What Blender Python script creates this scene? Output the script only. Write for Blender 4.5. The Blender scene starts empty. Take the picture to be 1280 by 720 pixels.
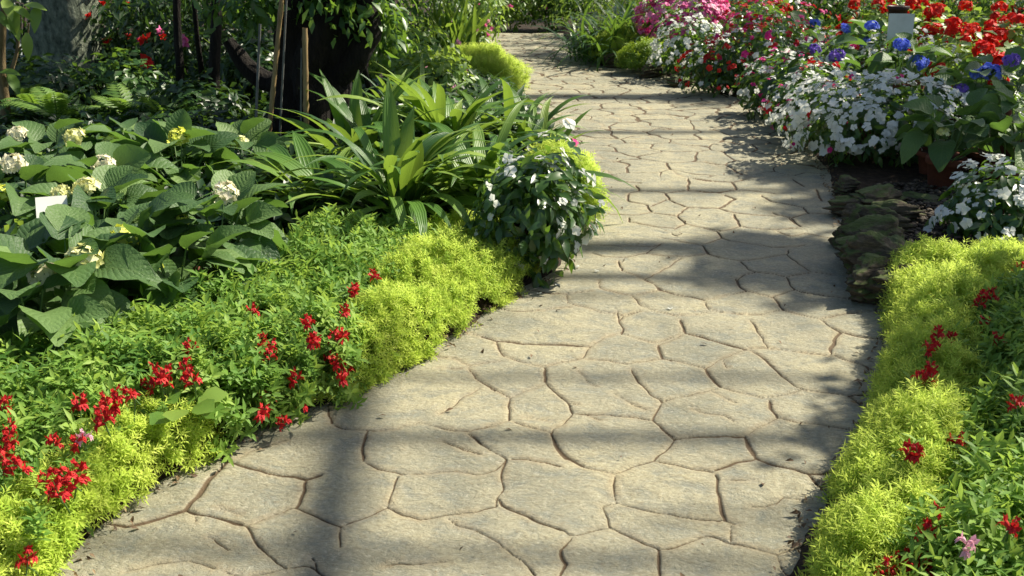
import bpy, math, random
import numpy as np
from mathutils import Vector
R = math.radians
rng = np.random.default_rng(7)
random.seed(7)
sc = bpy.context.scene
col = sc.collection

# ------------------------------------------------------------------ camera, sky, sun, exposure
CAM_H, PITCH, FPX = 1.6, R(20), 1200.0
cam = bpy.data.cameras.new('camera'); camo = bpy.data.objects.new('camera', cam); col.objects.link(camo)
camo.location = (0, 0, CAM_H); camo.rotation_euler = (R(90) - PITCH, 0, 0)
cam.sensor_width = 36; cam.lens = 36 * FPX / 1280; cam.clip_start = .05; cam.clip_end = 300
cam.dof.use_dof = True; cam.dof.focus_distance = 3.7; cam.dof.aperture_fstop = 9
sc.camera = camo
SUN_EL, SUN_AZ = R(44), R(63)                       # azimuth from +Y towards +X
SUN = np.array([math.sin(SUN_AZ) * math.cos(SUN_EL), math.cos(SUN_AZ) * math.cos(SUN_EL), math.sin(SUN_EL)])
w = bpy.data.worlds.new('World'); sc.world = w; w.use_nodes = True
nt = w.node_tree; sky = nt.nodes.new('ShaderNodeTexSky'); sky.sky_type = 'NISHITA'; sky.sun_disc = False
sky.sun_elevation = SUN_EL; sky.sun_rotation = SUN_AZ; sky.air_density = 1.0; sky.dust_density = 2.0
nt.links.new(sky.outputs[0], nt.nodes['Background'].inputs[0]); nt.nodes['Background'].inputs[1].default_value = .07
sl = bpy.data.lights.new('sun', 'SUN'); sl.energy = 5.0; sl.angle = R(.75); sl.color = (1, .92, .77)
so = bpy.data.objects.new('sun', sl); col.objects.link(so)
so.rotation_euler = Vector(SUN).to_track_quat('Z', 'Y').to_euler(); so.location = (6, 6, 9)
vs = sc.view_settings; vs.view_transform = 'Standard'; vs.look = 'None'; vs.gamma = 1; vs.use_curve_mapping = False
vs.exposure = .98
sc.render.engine = 'CYCLES'
cy = sc.cycles
cy.max_bounces = 6; cy.diffuse_bounces = 3; cy.glossy_bounces = 2; cy.transmission_bounces = 4; cy.transparent_max_bounces = 4
cy.use_denoising = True; cy.caustics_reflective = False; cy.caustics_refractive = False; cy.sample_clamp_indirect = 6

# ------------------------------------------------------------------ geometry helpers
FW = np.array([0, math.cos(PITCH), -math.sin(PITCH)]); UP = np.array([0, math.sin(PITCH), math.cos(PITCH)]); RT = np.array([1., 0, 0])
def P(px, py, z=0.0):
    """world point at height z seen at pixel (px, py) of the 1280x720 photograph"""
    d = FW + (px - 640) / FPX * RT + (360 - py) / FPX * UP
    t = (z - CAM_H) / d[2]
    return np.array([0, 0, CAM_H]) + t * d
def PD(px, py, Y):
    """world point at depth Y (metres along the ground) seen at pixel (px, py)"""
    d = FW + (px - 640) / FPX * RT + (360 - py) / FPX * UP
    return np.array([0, 0, CAM_H]) + d * (Y / d[1])
def nrm(a): return a / np.maximum(np.linalg.norm(a, axis=-1, keepdims=True), 1e-9)
def _h(i, j, k, s):
    n = np.sin(i * 127.1 + j * 311.7 + k * 74.7 + s * 53.3) * 43758.5453
    return n - np.floor(n)
def noise(p, s=0):
    p = np.asarray(p, float)
    if p.shape[-1] == 2: p = np.concatenate([p, np.zeros(p.shape[:-1] + (1,))], -1)
    i = np.floor(p); f = p - i; u = f * f * (3 - 2 * f); r = 0
    for a in (0, 1):
        for b in (0, 1):
            for c in (0, 1):
                wt = (u[..., 0] if a else 1 - u[..., 0]) * (u[..., 1] if b else 1 - u[..., 1]) * (u[..., 2] if c else 1 - u[..., 2])
                r = r + wt * _h(i[..., 0] + a, i[..., 1] + b, i[..., 2] + c, s)
    return r
def fbm(p, s=0, o=4):
    p = np.asarray(p, float); r = 0; a = .5
    for k in range(o): r = r + a * noise(p * 2 ** k, s + k); a *= .5
    return r
def sstep(a, b, x):
    t = np.clip((x - a) / (b - a), 0, 1); return t * t * (3 - 2 * t)

class MB:
    """collects vertices and faces and links them as one mesh object"""
    def __init__(s): s.V, s.U, s.R, s.F, s.n = [], [], [], [], 0
    def raw(s, v, f, uv=None, r=None, m=0):
        v = np.asarray(v, float); k = len(v)
        s.V.append(v); s.U.append(np.zeros((k, 2)) if uv is None else np.asarray(uv, float))
        s.R.append(np.full(k, .5) if r is None else (np.full(k, r) if np.isscalar(r) else np.asarray(r)))
        f = np.asarray(f, int); s.F.append((f + s.n, m)); s.n += k
    def inst(s, tpl, T, M, r, m=0):
        """tpl=(v,f,uv); T (n,3) positions; M (n,3,3) with columns x,y,z (scaled); r (n,)"""
        v, f, uv = tpl; n = len(T)
        if n == 0: return
        W = np.einsum('nij,kj->nki', M, v) + T[:, None, :]
        k = len(v)
        F = (f[None, :, :] + (np.arange(n) * k)[:, None, None]).reshape(-1, f.shape[1])
        s.raw(W.reshape(-1, 3), F, np.tile(uv, (n, 1)), np.repeat(r, k), m)
    def mesh(s, name, mats, smooth=True):
        me = bpy.data.meshes.new(name)
        V = np.concatenate(s.V); me.vertices.add(len(V)); me.vertices.foreach_set('co', V.ravel())
        loops = np.concatenate([f.ravel() for f, m in s.F]); tot = np.concatenate([np.full(len(f), f.shape[1]) for f, m in s.F])
        mi = np.concatenate([np.full(len(f), m) for f, m in s.F])
        me.loops.add(len(loops)); me.loops.foreach_set('vertex_index', loops.astype(np.int32))
        me.polygons.add(len(tot)); me.polygons.foreach_set('loop_start', np.concatenate([[0], np.cumsum(tot)[:-1]]).astype(np.int32))
        me.polygons.foreach_set('material_index', mi.astype(np.int32))
        me.polygons.foreach_set('use_smooth', np.full(len(tot), smooth))
        me.update(calc_edges=True)
        U = np.concatenate(s.U); uvl = me.uv_layers.new(name='UVMap'); uvl.data.foreach_set('uv', U[loops].ravel())
        a = me.attributes.new('rnd', 'FLOAT', 'POINT'); a.data.foreach_set('value', np.concatenate(s.R))
        for m in (mats if isinstance(mats, (list, tuple)) else [mats]): me.materials.append(m)
        me.validate()
        return me
    def build(s, name, mats, parent=None, smooth=True):
        o = bpy.data.objects.new(name, s.mesh(name, mats, smooth)); col.objects.link(o)
        if parent is not None: link_to(o, parent)
        return o
def link_to(o, parent):
    o.parent = parent; o.matrix_parent_inverse = parent.matrix_basis.inverted()
def tag(o, label=None, cat=None, group=None, kind=None):
    if label: o['label'] = label
    if cat: o['category'] = cat
    if group: o['group'] = group
    if kind: o['kind'] = kind
    return o
def thing(name, loc, label, cat, group=None):
    o = bpy.data.objects.new(name, None); col.objects.link(o); o.location = loc; o.empty_display_size = .05
    return tag(o, label, cat, group)

def frames(Y, Nn):
    """rotation matrices with y along Y and z near Nn"""
    Y = nrm(Y); X = nrm(np.cross(Y, Nn)); Z = np.cross(X, Y)
    return np.stack([X, Y, Z], -1)
def rdir(n):
    v = rng.normal(size=(n, 3)); return nrm(v)
def leaf_tpl(L=1, W=.4, rows=3, fold=.12, curl=.15, base=.0, p=.8, wave=0, q=.85):
    t = np.linspace(0, 1, rows + 1); wv = W / 2 * (np.sin(np.pi * np.clip(t, .03, .985) ** p)) ** q + base
    v = []; uv = []
    for i, (a, b) in enumerate(zip(t, wv)):
        z0 = -curl * a * a * L
        for u in (-1, 0, 1):
            v.append((u * b, a * L, z0 + abs(u) * fold * b * 2 + (wave * math.sin(i * 2.3 + u) if u else 0))); uv.append((u * .5 + .5, a))
    f = []
    for i in range(rows):
        for j in range(2): q = i * 3 + j; f.append((q, q + 1, q + 4, q + 3))
    return np.array(v), np.array(f), np.array(uv)
def merge_tpl(parts):
    V, F, U, n = [], [], [], 0
    for v, f, u in parts: V.append(v); F.append(f + n); U.append(u); n += len(v)
    return np.concatenate(V), np.concatenate(F), np.concatenate(U)
def xf(tpl, M, T=(0, 0, 0)):
    v, f, u = tpl; return v @ np.asarray(M).T + np.asarray(T), f, u
def needle_tpl(L, W):
    v = np.array([(0, 0, 0), (W / 2, L * .45, .06 * L), (0, L, 0), (-W / 2, L * .45, .06 * L)]); return v, np.array([(0, 1, 2, 3)]), np.array([(.5, 0), (1, .5), (.5, 1), (0, .5)])
def sprig_tpl(kind, seed):
    r = np.random.default_rng(seed); parts = []
    if kind == 'sedum':
        H = r.uniform(.030, .055)
        for i in range(15):
            t = .25 + .75 * i / 14; a = i * 2.4 + r.uniform(-.3, .3); el = r.uniform(.1, .6) + .7 * max(0, t - .75) * 4 * .5
            y = np.array([math.cos(a) * math.cos(el), math.sin(a) * math.cos(el), math.sin(el)])
            M = frames(y[None], np.array([[0, 0, 1.]]))[0]
            parts.append(xf(needle_tpl(r.uniform(.017, .027), .0042), M, (0, 0, t * H)))
    if kind == 'snap':
        H = r.uniform(.07, .12); lean = r.uniform(-.3, .3, 2)
        for i in range(15):
            t = .15 + .85 * i / 14; a = i * 2.4 + r.uniform(-.4, .4); el = r.uniform(.0, .75) + .9 * max(0, t - .7)
            y = np.array([math.cos(a) * math.cos(el), math.sin(a) * math.cos(el), math.sin(el)])
            M = frames(y[None], np.array([[0, 0, 1.]]))[0]
            parts.append(xf(leaf_tpl(r.uniform(.030, .046), r.uniform(.011, .0165), 2, .12, r.uniform(0, .35)), M, (lean[0] * t * H, lean[1] * t * H, t * H)))
    return merge_tpl(parts)
def rings(C, rad, sides=14, seed=0, rough=.0, freq=3., flute=0.):
    C = np.asarray(C, float); rad = np.asarray(rad, float); n = len(C)
    tan = nrm(np.gradient(C, axis=0)); X = nrm(np.cross(tan, np.array([.31, .17, .13]) + 0 * tan)); Yv = np.cross(tan, X)
    a = np.linspace(0, 2 * np.pi, sides, endpoint=False)
    d = X[:, None] * np.cos(a)[None, :, None] + Yv[:, None] * np.sin(a)[None, :, None]
    rr = rad[:, None] * np.ones(sides)[None]
    p = C[:, None] + d * rr[..., None]
    if rough or flute:
        rr = rr * (1 + rough * (fbm(p * freq, seed) - .45) * 2 + flute * (np.abs(np.sin(a * 2.5 + 2 * noise(C * 1.3, seed)[:, None] * 3))[None] - .5).reshape(n, sides))
        p = C[:, None] + d * rr[..., None]
    v = p.reshape(-1, 3); i = np.arange(n - 1)[:, None] * sides; j = np.arange(sides)[None]; k = (j + 1) % sides
    f = np.stack([i + j, i + k, i + sides + k, i + sides + j], -1).reshape(-1, 4)
    uv = np.stack([np.tile(np.arange(sides) / sides, n), np.repeat(np.linspace(0, 1, n), sides)], -1)
    return v, f, uv
def curve(pts, n=24):
    pts = np.asarray(pts, float); t = np.linspace(0, len(pts) - 1, n); out = []
    Q = np.vstack([2 * pts[0] - pts[1], pts, 2 * pts[-1] - pts[-2]])
    for a in t:
        i = min(int(a), len(pts) - 2); u = a - i; p0, p1, p2, p3 = Q[i:i + 4]
        out.append(.5 * (2 * p1 + (p2 - p0) * u + (2 * p0 - 5 * p1 + 4 * p2 - p3) * u * u + (3 * p1 - p0 - 3 * p2 + p3) * u ** 3))
    return np.array(out)
def lathe(prof, sides=28):
    a = np.linspace(0, 2 * np.pi, sides, endpoint=False); prof = np.asarray(prof, float); n = len(prof)
    v = np.stack([prof[:, 0:1] * np.cos(a), prof[:, 0:1] * np.sin(a), prof[:, 1:2] + 0 * a], -1).reshape(-1, 3)
    i = np.arange(n - 1)[:, None] * sides; j = np.arange(sides)[None]; k = (j + 1) % sides
    f = np.stack([i + j, i + k, i + sides + k, i + sides + j], -1).reshape(-1, 4)
    return v, f
def box(lo, hi):
    (a, b, c), (d, e, g) = lo, hi
    v = [(a, b, c), (d, b, c), (d, e, c), (a, e, c), (a, b, g), (d, b, g), (d, e, g), (a, e, g)]
    return np.array(v, float), np.array([(0, 3, 2, 1), (4, 5, 6, 7), (0, 1, 5, 4), (1, 2, 6, 5), (2, 3, 7, 6), (3, 0, 4, 7)])

# ------------------------------------------------------------------ materials
def new_mat(name):
    m = bpy.data.materials.new(name); m.use_nodes = True; t = m.node_tree
    return m, t, t.nodes['Principled BSDF'], t.nodes['Material Output'], (lambda k: t.nodes.new('ShaderNode' + k)), t.links.new
def ramp(nd, stops):
    e = nd.color_ramp.elements
    while len(e) < len(stops): e.new(.5)
    for q, (p, c) in zip(e, stops): q.position = p; q.color = (*c, 1)
def leaf_mat(name, cols, trans, tf=.35, rough=.42, vein=None, spec=.5, side=None):
    """cols: three leaf colours picked by each leaf's own random value; trans: light that comes through it"""
    m, t, b, out, N, L = new_mat(name)
    a = N('Attribute'); a.attribute_name = 'rnd'; r = N('ValToRGB'); L(a.outputs['Fac'], r.inputs[0]); ramp(r, list(zip((0, .55, 1), cols)))
    colout = r.outputs[0]
    if vein:
        uv = N('UVMap'); sp = N('SeparateXYZ'); L(uv.outputs[0], sp.inputs[0])
        def mth(op, *ins):
            n = N('Math'); n.operation = op
            for i, x in enumerate(ins):
                if isinstance(x, (int, float)): n.inputs[i].default_value = x
                else: L(x, n.inputs[i])
            return n.outputs[0]
        u = mth('ABSOLUTE', mth('SUBTRACT', sp.outputs[0], .5))
        mid = mth('LESS_THAN', u, vein.get('mid', .03))
        if vein['kind'] == 'pinnate':
            s = mth('SUBTRACT', mth('MULTIPLY', sp.outputs[1], vein['n']), mth('MULTIPLY', u, vein['n'] * .75))
        else: s = mth('MULTIPLY', u, vein['n'])
        fr = mth('FRACT', s); tri = mth('ABSOLUTE', mth('SUBTRACT', fr, .5))      # .5 on the vein, 0 between
        vv = mth('MAXIMUM', mth('SMOOTH_MAX', mth('MULTIPLY', mth('SUBTRACT', tri, .36), 6.), 0., .1), mid)
        mx = N('MixRGB'); L(mth('MULTIPLY', vv, vein.get('amt', .5)), mx.inputs[0]); L(colout, mx.inputs[1]); mx.inputs[2].default_value = (*vein['col'], 1); colout = mx.outputs[0]
        bp = N('Bump'); bp.inputs['Strength'].default_value = vein.get('bump', .6); bp.inputs['Distance'].default_value = vein.get('dist', .006)
        L(mth('MULTIPLY', mth('MULTIPLY', tri, tri), -2.), bp.inputs['Height']); L(bp.outputs[0], b.inputs['Normal'])
        if vein.get('quilt'):
            tc = N('TexCoord'); qn = N('TexNoise'); qn.inputs['Scale'].default_value = 90; qn.inputs['Detail'].default_value = 3; L(tc.outputs['Object'], qn.inputs[0])
            q2 = N('Bump'); q2.inputs['Strength'].default_value = .6; q2.inputs['Distance'].default_value = .006; L(qn.outputs[0], q2.inputs['Height']); L(bp.outputs[0], q2.inputs['Normal']); L(q2.outputs[0], b.inputs['Normal'])
    L(colout, b.inputs['Base Color']); b.inputs['Roughness'].default_value = rough; b.inputs['Specular IOR Level'].default_value = spec
    tr = N('BsdfTranslucent'); tr.inputs[0].default_value = (*trans, 1)
    mxs = N('MixShader'); mxs.inputs[0].default_value = tf; L(b.outputs[0], mxs.inputs[1]); L(tr.outputs[0], mxs.inputs[2]); L(mxs.outputs[0], out.inputs[0])
    return m
def petal_mat(name, c, c2=None, tf=.25):
    return leaf_mat(name, (c, c, c2 or c), tuple(min(1, x * 1.1) for x in c), tf, .6, spec=.25)
def rough_mat(name, stops, scale=8, bump=.5, dist=.02, rough=.9, stretch=(1, 1, 1), detail=8):
    m, t, b, out, N, L = new_mat(name)
    tc = N('TexCoord'); mp = N('Mapping'); L(tc.outputs['Object'], mp.inputs[0]); mp.inputs['Scale'].default_value = stretch
    n = N('TexNoise'); n.inputs['Scale'].default_value = scale; n.inputs['Detail'].default_value = detail; n.inputs['Roughness'].default_value = .65
    L(mp.outputs[0], n.inputs[0]); r = N('ValToRGB'); ramp(r, stops); L(n.outputs[0], r.inputs[0]); L(r.outputs[0], b.inputs['Base Color'])
    bp = N('Bump'); bp.inputs['Strength'].default_value = bump; bp.inputs['Distance'].default_value = dist; L(n.outputs[0], bp.inputs['Height']); L(bp.outputs[0], b.inputs['Normal'])
    b.inputs['Roughness'].default_value = rough; b.inputs['Specular IOR Level'].default_value = .25
    return m
M = {}
M['sedum'] = leaf_mat('sedum_leaf', ((.27, .42, .05), (.47, .605, .085), (.65, .735, .15)), (.67, .80, .15), .45, .6, spec=.2)
M['sedum_dark'] = leaf_mat('sedum_leaf_green', ((.14, .28, .035), (.22, .37, .045), (.32, .45, .06)), (.42, .55, .03), .4, .5)
M['snap'] = leaf_mat('snapdragon_leaf', ((.075, .175, .032), (.165, .295, .050), (.30, .43, .085)), (.40, .58, .09), .38, .55, spec=.22)
M['snap_dark'] = leaf_mat('snapdragon_leaf_dark', ((.050, .13, .030), (.10, .21, .040), (.20, .33, .065)), (.28, .46, .07), .36, .55, spec=.22)
M['imp'] = leaf_mat('impatiens_leaf', ((.022, .065, .018), (.040, .10, .024), (.075, .15, .03)), (.20, .36, .03), .32, .33, spec=.6)
M['hyd'] = leaf_mat('hydrangea_leaf', ((.034, .080, .030), (.080, .150, .048), (.16, .25, .08)), (.18, .34, .05), .30, .50, dict(kind='pinnate', n=8, mid=.022, col=(.20, .30, .10), amt=.22, bump=.5, dist=.006, quilt=1), spec=.32)
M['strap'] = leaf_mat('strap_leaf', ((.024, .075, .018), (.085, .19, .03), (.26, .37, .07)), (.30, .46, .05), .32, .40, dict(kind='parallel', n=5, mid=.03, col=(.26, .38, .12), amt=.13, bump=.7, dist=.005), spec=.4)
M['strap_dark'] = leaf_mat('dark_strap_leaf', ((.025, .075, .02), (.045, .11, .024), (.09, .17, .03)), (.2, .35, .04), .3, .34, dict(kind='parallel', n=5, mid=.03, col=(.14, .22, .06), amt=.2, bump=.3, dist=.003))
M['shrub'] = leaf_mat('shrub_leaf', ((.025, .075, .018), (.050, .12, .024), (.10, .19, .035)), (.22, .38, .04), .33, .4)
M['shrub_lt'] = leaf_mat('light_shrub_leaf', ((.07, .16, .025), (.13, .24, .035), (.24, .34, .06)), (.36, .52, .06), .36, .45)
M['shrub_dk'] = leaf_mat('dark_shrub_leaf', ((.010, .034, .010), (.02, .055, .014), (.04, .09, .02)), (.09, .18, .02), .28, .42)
M['fern'] = leaf_mat('fern_leaf', ((.08, .17, .03), (.13, .23, .04), (.20, .30, .06)), (.3, .5, .05), .35, .5)
M['white'] = petal_mat('white_petal', (.78, .80, .74), (.84, .85, .80), .40)
M['pinkwhite'] = petal_mat('blush_petal', (.78, .62, .60), (.82, .76, .72))
M['magenta'] = petal_mat('magenta_petal', (.58, .02, .19), (.66, .05, .27))
M['pink'] = petal_mat('pink_petal', (.78, .16, .40), (.86, .30, .52))
M['palepink'] = petal_mat('pale_pink_petal', (.80, .42, .52), (.84, .55, .62))
M['red'] = petal_mat('red_petal', (.46, .012, .016), (.64, .045, .035), .25)
M['scarlet'] = petal_mat('scarlet_petal', (.68, .02, .012), (.78, .055, .02), .22)
M['blue'] = petal_mat('blue_petal', (.12, .18, .74), (.24, .34, .82))
M['violet'] = petal_mat('violet_petal', (.20, .11, .52), (.32, .22, .66))
M['cream'] = petal_mat('cream_petal', (.76, .76, .34), (.80, .80, .52))
M['yellow'] = petal_mat('yellow_petal', (.68, .72, .10), (.74, .76, .22))
M['blush'] = petal_mat('pinkish_cream_petal', (.80, .77, .54), (.82, .73, .58))
M['eye'] = petal_mat('flower_eye', (.45, .40, .06))
M['soil'] = rough_mat('soil', [(.25, (.010, .006, .004)), (.5, (.028, .018, .010)), (.75, (.065, .043, .025))], 22, .9, .03)
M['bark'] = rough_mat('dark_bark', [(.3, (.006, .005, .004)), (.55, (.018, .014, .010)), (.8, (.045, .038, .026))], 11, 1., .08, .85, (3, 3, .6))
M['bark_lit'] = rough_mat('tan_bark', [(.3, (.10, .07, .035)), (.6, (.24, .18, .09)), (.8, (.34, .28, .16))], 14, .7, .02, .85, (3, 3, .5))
M['mossbark'] = rough_mat('mossy_bark', [(.3, (.055, .068, .050)), (.5, (.16, .19, .135)), (.7, (.31, .34, .25))], 16, 1., .06, .95, (1.5, 1.5, .7))
M['bamboo'] = rough_mat('bamboo', [(.3, (.15, .10, .045)), (.6, (.30, .21, .10)), (.8, (.38, .29, .16))], 20, .3, .005, .6, (4, 4, .4))
M['wire'] = rough_mat('wire', [(.3, (.09, .09, .085)), (.7, (.16, .16, .15))], 20, .1, .002, .5)
M['terracotta'] = rough_mat('terracotta', [(.3, (.09, .032, .02)), (.55, (.16, .052, .03)), (.8, (.24, .10, .06))], 12, .3, .008, .85)
M['darkpot'] = rough_mat('dark_pot', [(.3, (.030, .014, .012)), (.7, (.07, .03, .024))], 12, .25, .006, .55)
M['card'] = rough_mat('plant_card', [(.3, (.60, .61, .54)), (.7, (.72, .72, .66))], 10, .08, .002, .6)
M['post'] = rough_mat('painted_steel', [(.3, (.22, .26, .27)), (.7, (.33, .37, .37))], 6, .1, .003, .5, (4, 4, .4))
M['stem'] = leaf_mat('green_stem', ((.06, .13, .03), (.09, .17, .04), (.13, .2, .05)), (.2, .3, .05), .1, .5)
M['redstem'] = leaf_mat('red_stem', ((.12, .05, .03), (.16, .07, .04), (.2, .1, .05)), (.2, .1, .05), .1, .5)

def path_mat():
    m, t, b, out, N, L = new_mat('stamped_stone')
    tc = N('TexCoord')
    def nz(scale, detail=6, rough=.6, st=(1, 1, 1), rot=0, dist=0):
        mp = N('Mapping'); mp.inputs['Scale'].default_value = st; mp.inputs['Rotation'].default_value = (0, 0, rot); L(tc.outputs['Object'], mp.inputs[0])
        n = N('TexNoise'); n.inputs['Scale'].default_value = scale; n.inputs['Detail'].default_value = detail; n.inputs['Roughness'].default_value = rough; n.inputs['Distortion'].default_value = dist
        L(mp.outputs[0], n.inputs[0]); return n.outputs[0]
    def mix(f, a, c, mode='MIX'):
        x = N('MixRGB'); x.blend_type = mode
        for i, q in enumerate((f, a, c)):
            if isinstance(q, (int, float)): x.inputs[i].default_value = q
            elif isinstance(q, tuple): x.inputs[i].default_value = (*q, 1)
            else: L(q, x.inputs[i])
        return x.outputs[0]
    def rp(src, stops): r = N('ValToRGB'); ramp(r, stops); L(src, r.inputs[0]); return r.outputs[0]
    big = nz(2.1, 5, .6); mid = nz(8, 8, .72, (1, 1.35, 1), .25, .4); fine = nz(62, 6, .72, (1, 1.15, 1), .15); sp = nz(170, 3, .6)
    base = rp(big, [(.28, (.190, .190, .135)), (.5, (.315, .298, .203)), (.72, (.430, .392, .245))])
    base = mix(rp(mid, [(.36, (.75, .75, .75)), (.53, (0, 0, 0))]), base, (.19, .205, .17))
    base = mix(rp(mid, [(.58, (0, 0, 0)), (.74, (.45, .45, .45))]), base, (.46, .40, .26))
    base = mix(rp(fine, [(.52, (0, 0, 0)), (.66, (.6, .6, .6))]), base, (.21, .175, .105))
    base = mix(rp(sp, [(.60, (0, 0, 0)), (.72, (.4, .4, .4))]), base, (.12, .10, .07))
    base = mix(rp(fine, [(.32, (.6, .6, .6)), (.46, (0, 0, 0))]), base, (.50, .47, .36))
    # leftover earth in and beside the joints
    j = N('Attribute'); j.attribute_name = 'joint'; e = N('Attribute'); e.attribute_name = 'edge'
    base = mix(rp(e.outputs['Fac'], [(.0, (0, 0, 0)), (1, (.28, .28, .28))]), base, (.33, .235, .12))
    base = mix(rp(j.outputs['Fac'], [(.25, (0, 0, 0)), (.75, (.95, .95, .95))]), base, (.10, .066, .034))
    L(base, b.inputs['Base Color'])
    cl = nz(6, 8, .72, (1, 1.7, 1), .3, .8)
    ad = N('Math'); ad.operation = 'MULTIPLY_ADD'; L(cl, ad.inputs[0]); ad.inputs[1].default_value = 1.0; L(mid, ad.inputs[2])
    b1 = N('Bump'); b1.inputs['Strength'].default_value = .75; b1.inputs['Distance'].default_value = .022; L(ad.outputs[0], b1.inputs['Height'])
    b2 = N('Bump'); b2.inputs['Strength'].default_value = .8; b2.inputs['Distance'].default_value = .007; L(fine, b2.inputs['Height']); L(b1.outputs[0], b2.inputs['Normal'])
    L(b2.outputs[0], b.inputs['Normal']); b.inputs['Roughness'].default_value = .78; b.inputs['Specular IOR Level'].default_value = .3
    return m
M['path'] = path_mat()
def rock_mat():
    m, t, b, out, N, L = new_mat('mossy_rock')
    tc = N('TexCoord'); mp = N('Mapping'); L(tc.outputs['Object'], mp.inputs[0]); mp.inputs['Scale'].default_value = (1, 1, 3)
    n = N('TexNoise'); n.inputs['Scale'].default_value = 14; n.inputs['Detail'].default_value = 9; n.inputs['Roughness'].default_value = .7; L(mp.outputs[0], n.inputs[0])
    r = N('ValToRGB'); ramp(r, [(.3, (.028, .021, .013)), (.5, (.09, .070, .042)), (.72, (.22, .175, .115))]); L(n.outputs[0], r.inputs[0])
    g = N('NewGeometry'); s = N('SeparateXYZ'); L(g.outputs['Normal'], s.inputs[0])
    n2 = N('TexNoise'); n2.inputs['Scale'].default_value = 9; n2.inputs['Detail'].default_value = 6; L(tc.outputs['Object'], n2.inputs[0])
    a = N('Math'); a.operation = 'MULTIPLY_ADD'; L(s.outputs[2], a.inputs[0]); a.inputs[1].default_value = .35; L(n2.outputs[0], a.inputs[2])
    mr = N('ValToRGB'); ramp(mr, [(.66, (0, 0, 0)), (.80, (.9, .9, .9))]); L(a.outputs[0], mr.inputs[0])
    x = N('MixRGB'); L(mr.outputs[0], x.inputs[0]); L(r.outputs[0], x.inputs[1]); x.inputs[2].default_value = (.075, .11, .022, 1); L(x.outputs[0], b.inputs['Base Color'])
    bp = N('Bump'); bp.inputs['Strength'].default_value = .9; bp.inputs['Distance'].default_value = .03; L(n.outputs[0], bp.inputs['Height']); L(bp.outputs[0], b.inputs['Normal'])
    b.inputs['Roughness'].default_value = .9; return m
M['rock'] = rock_mat()

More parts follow.
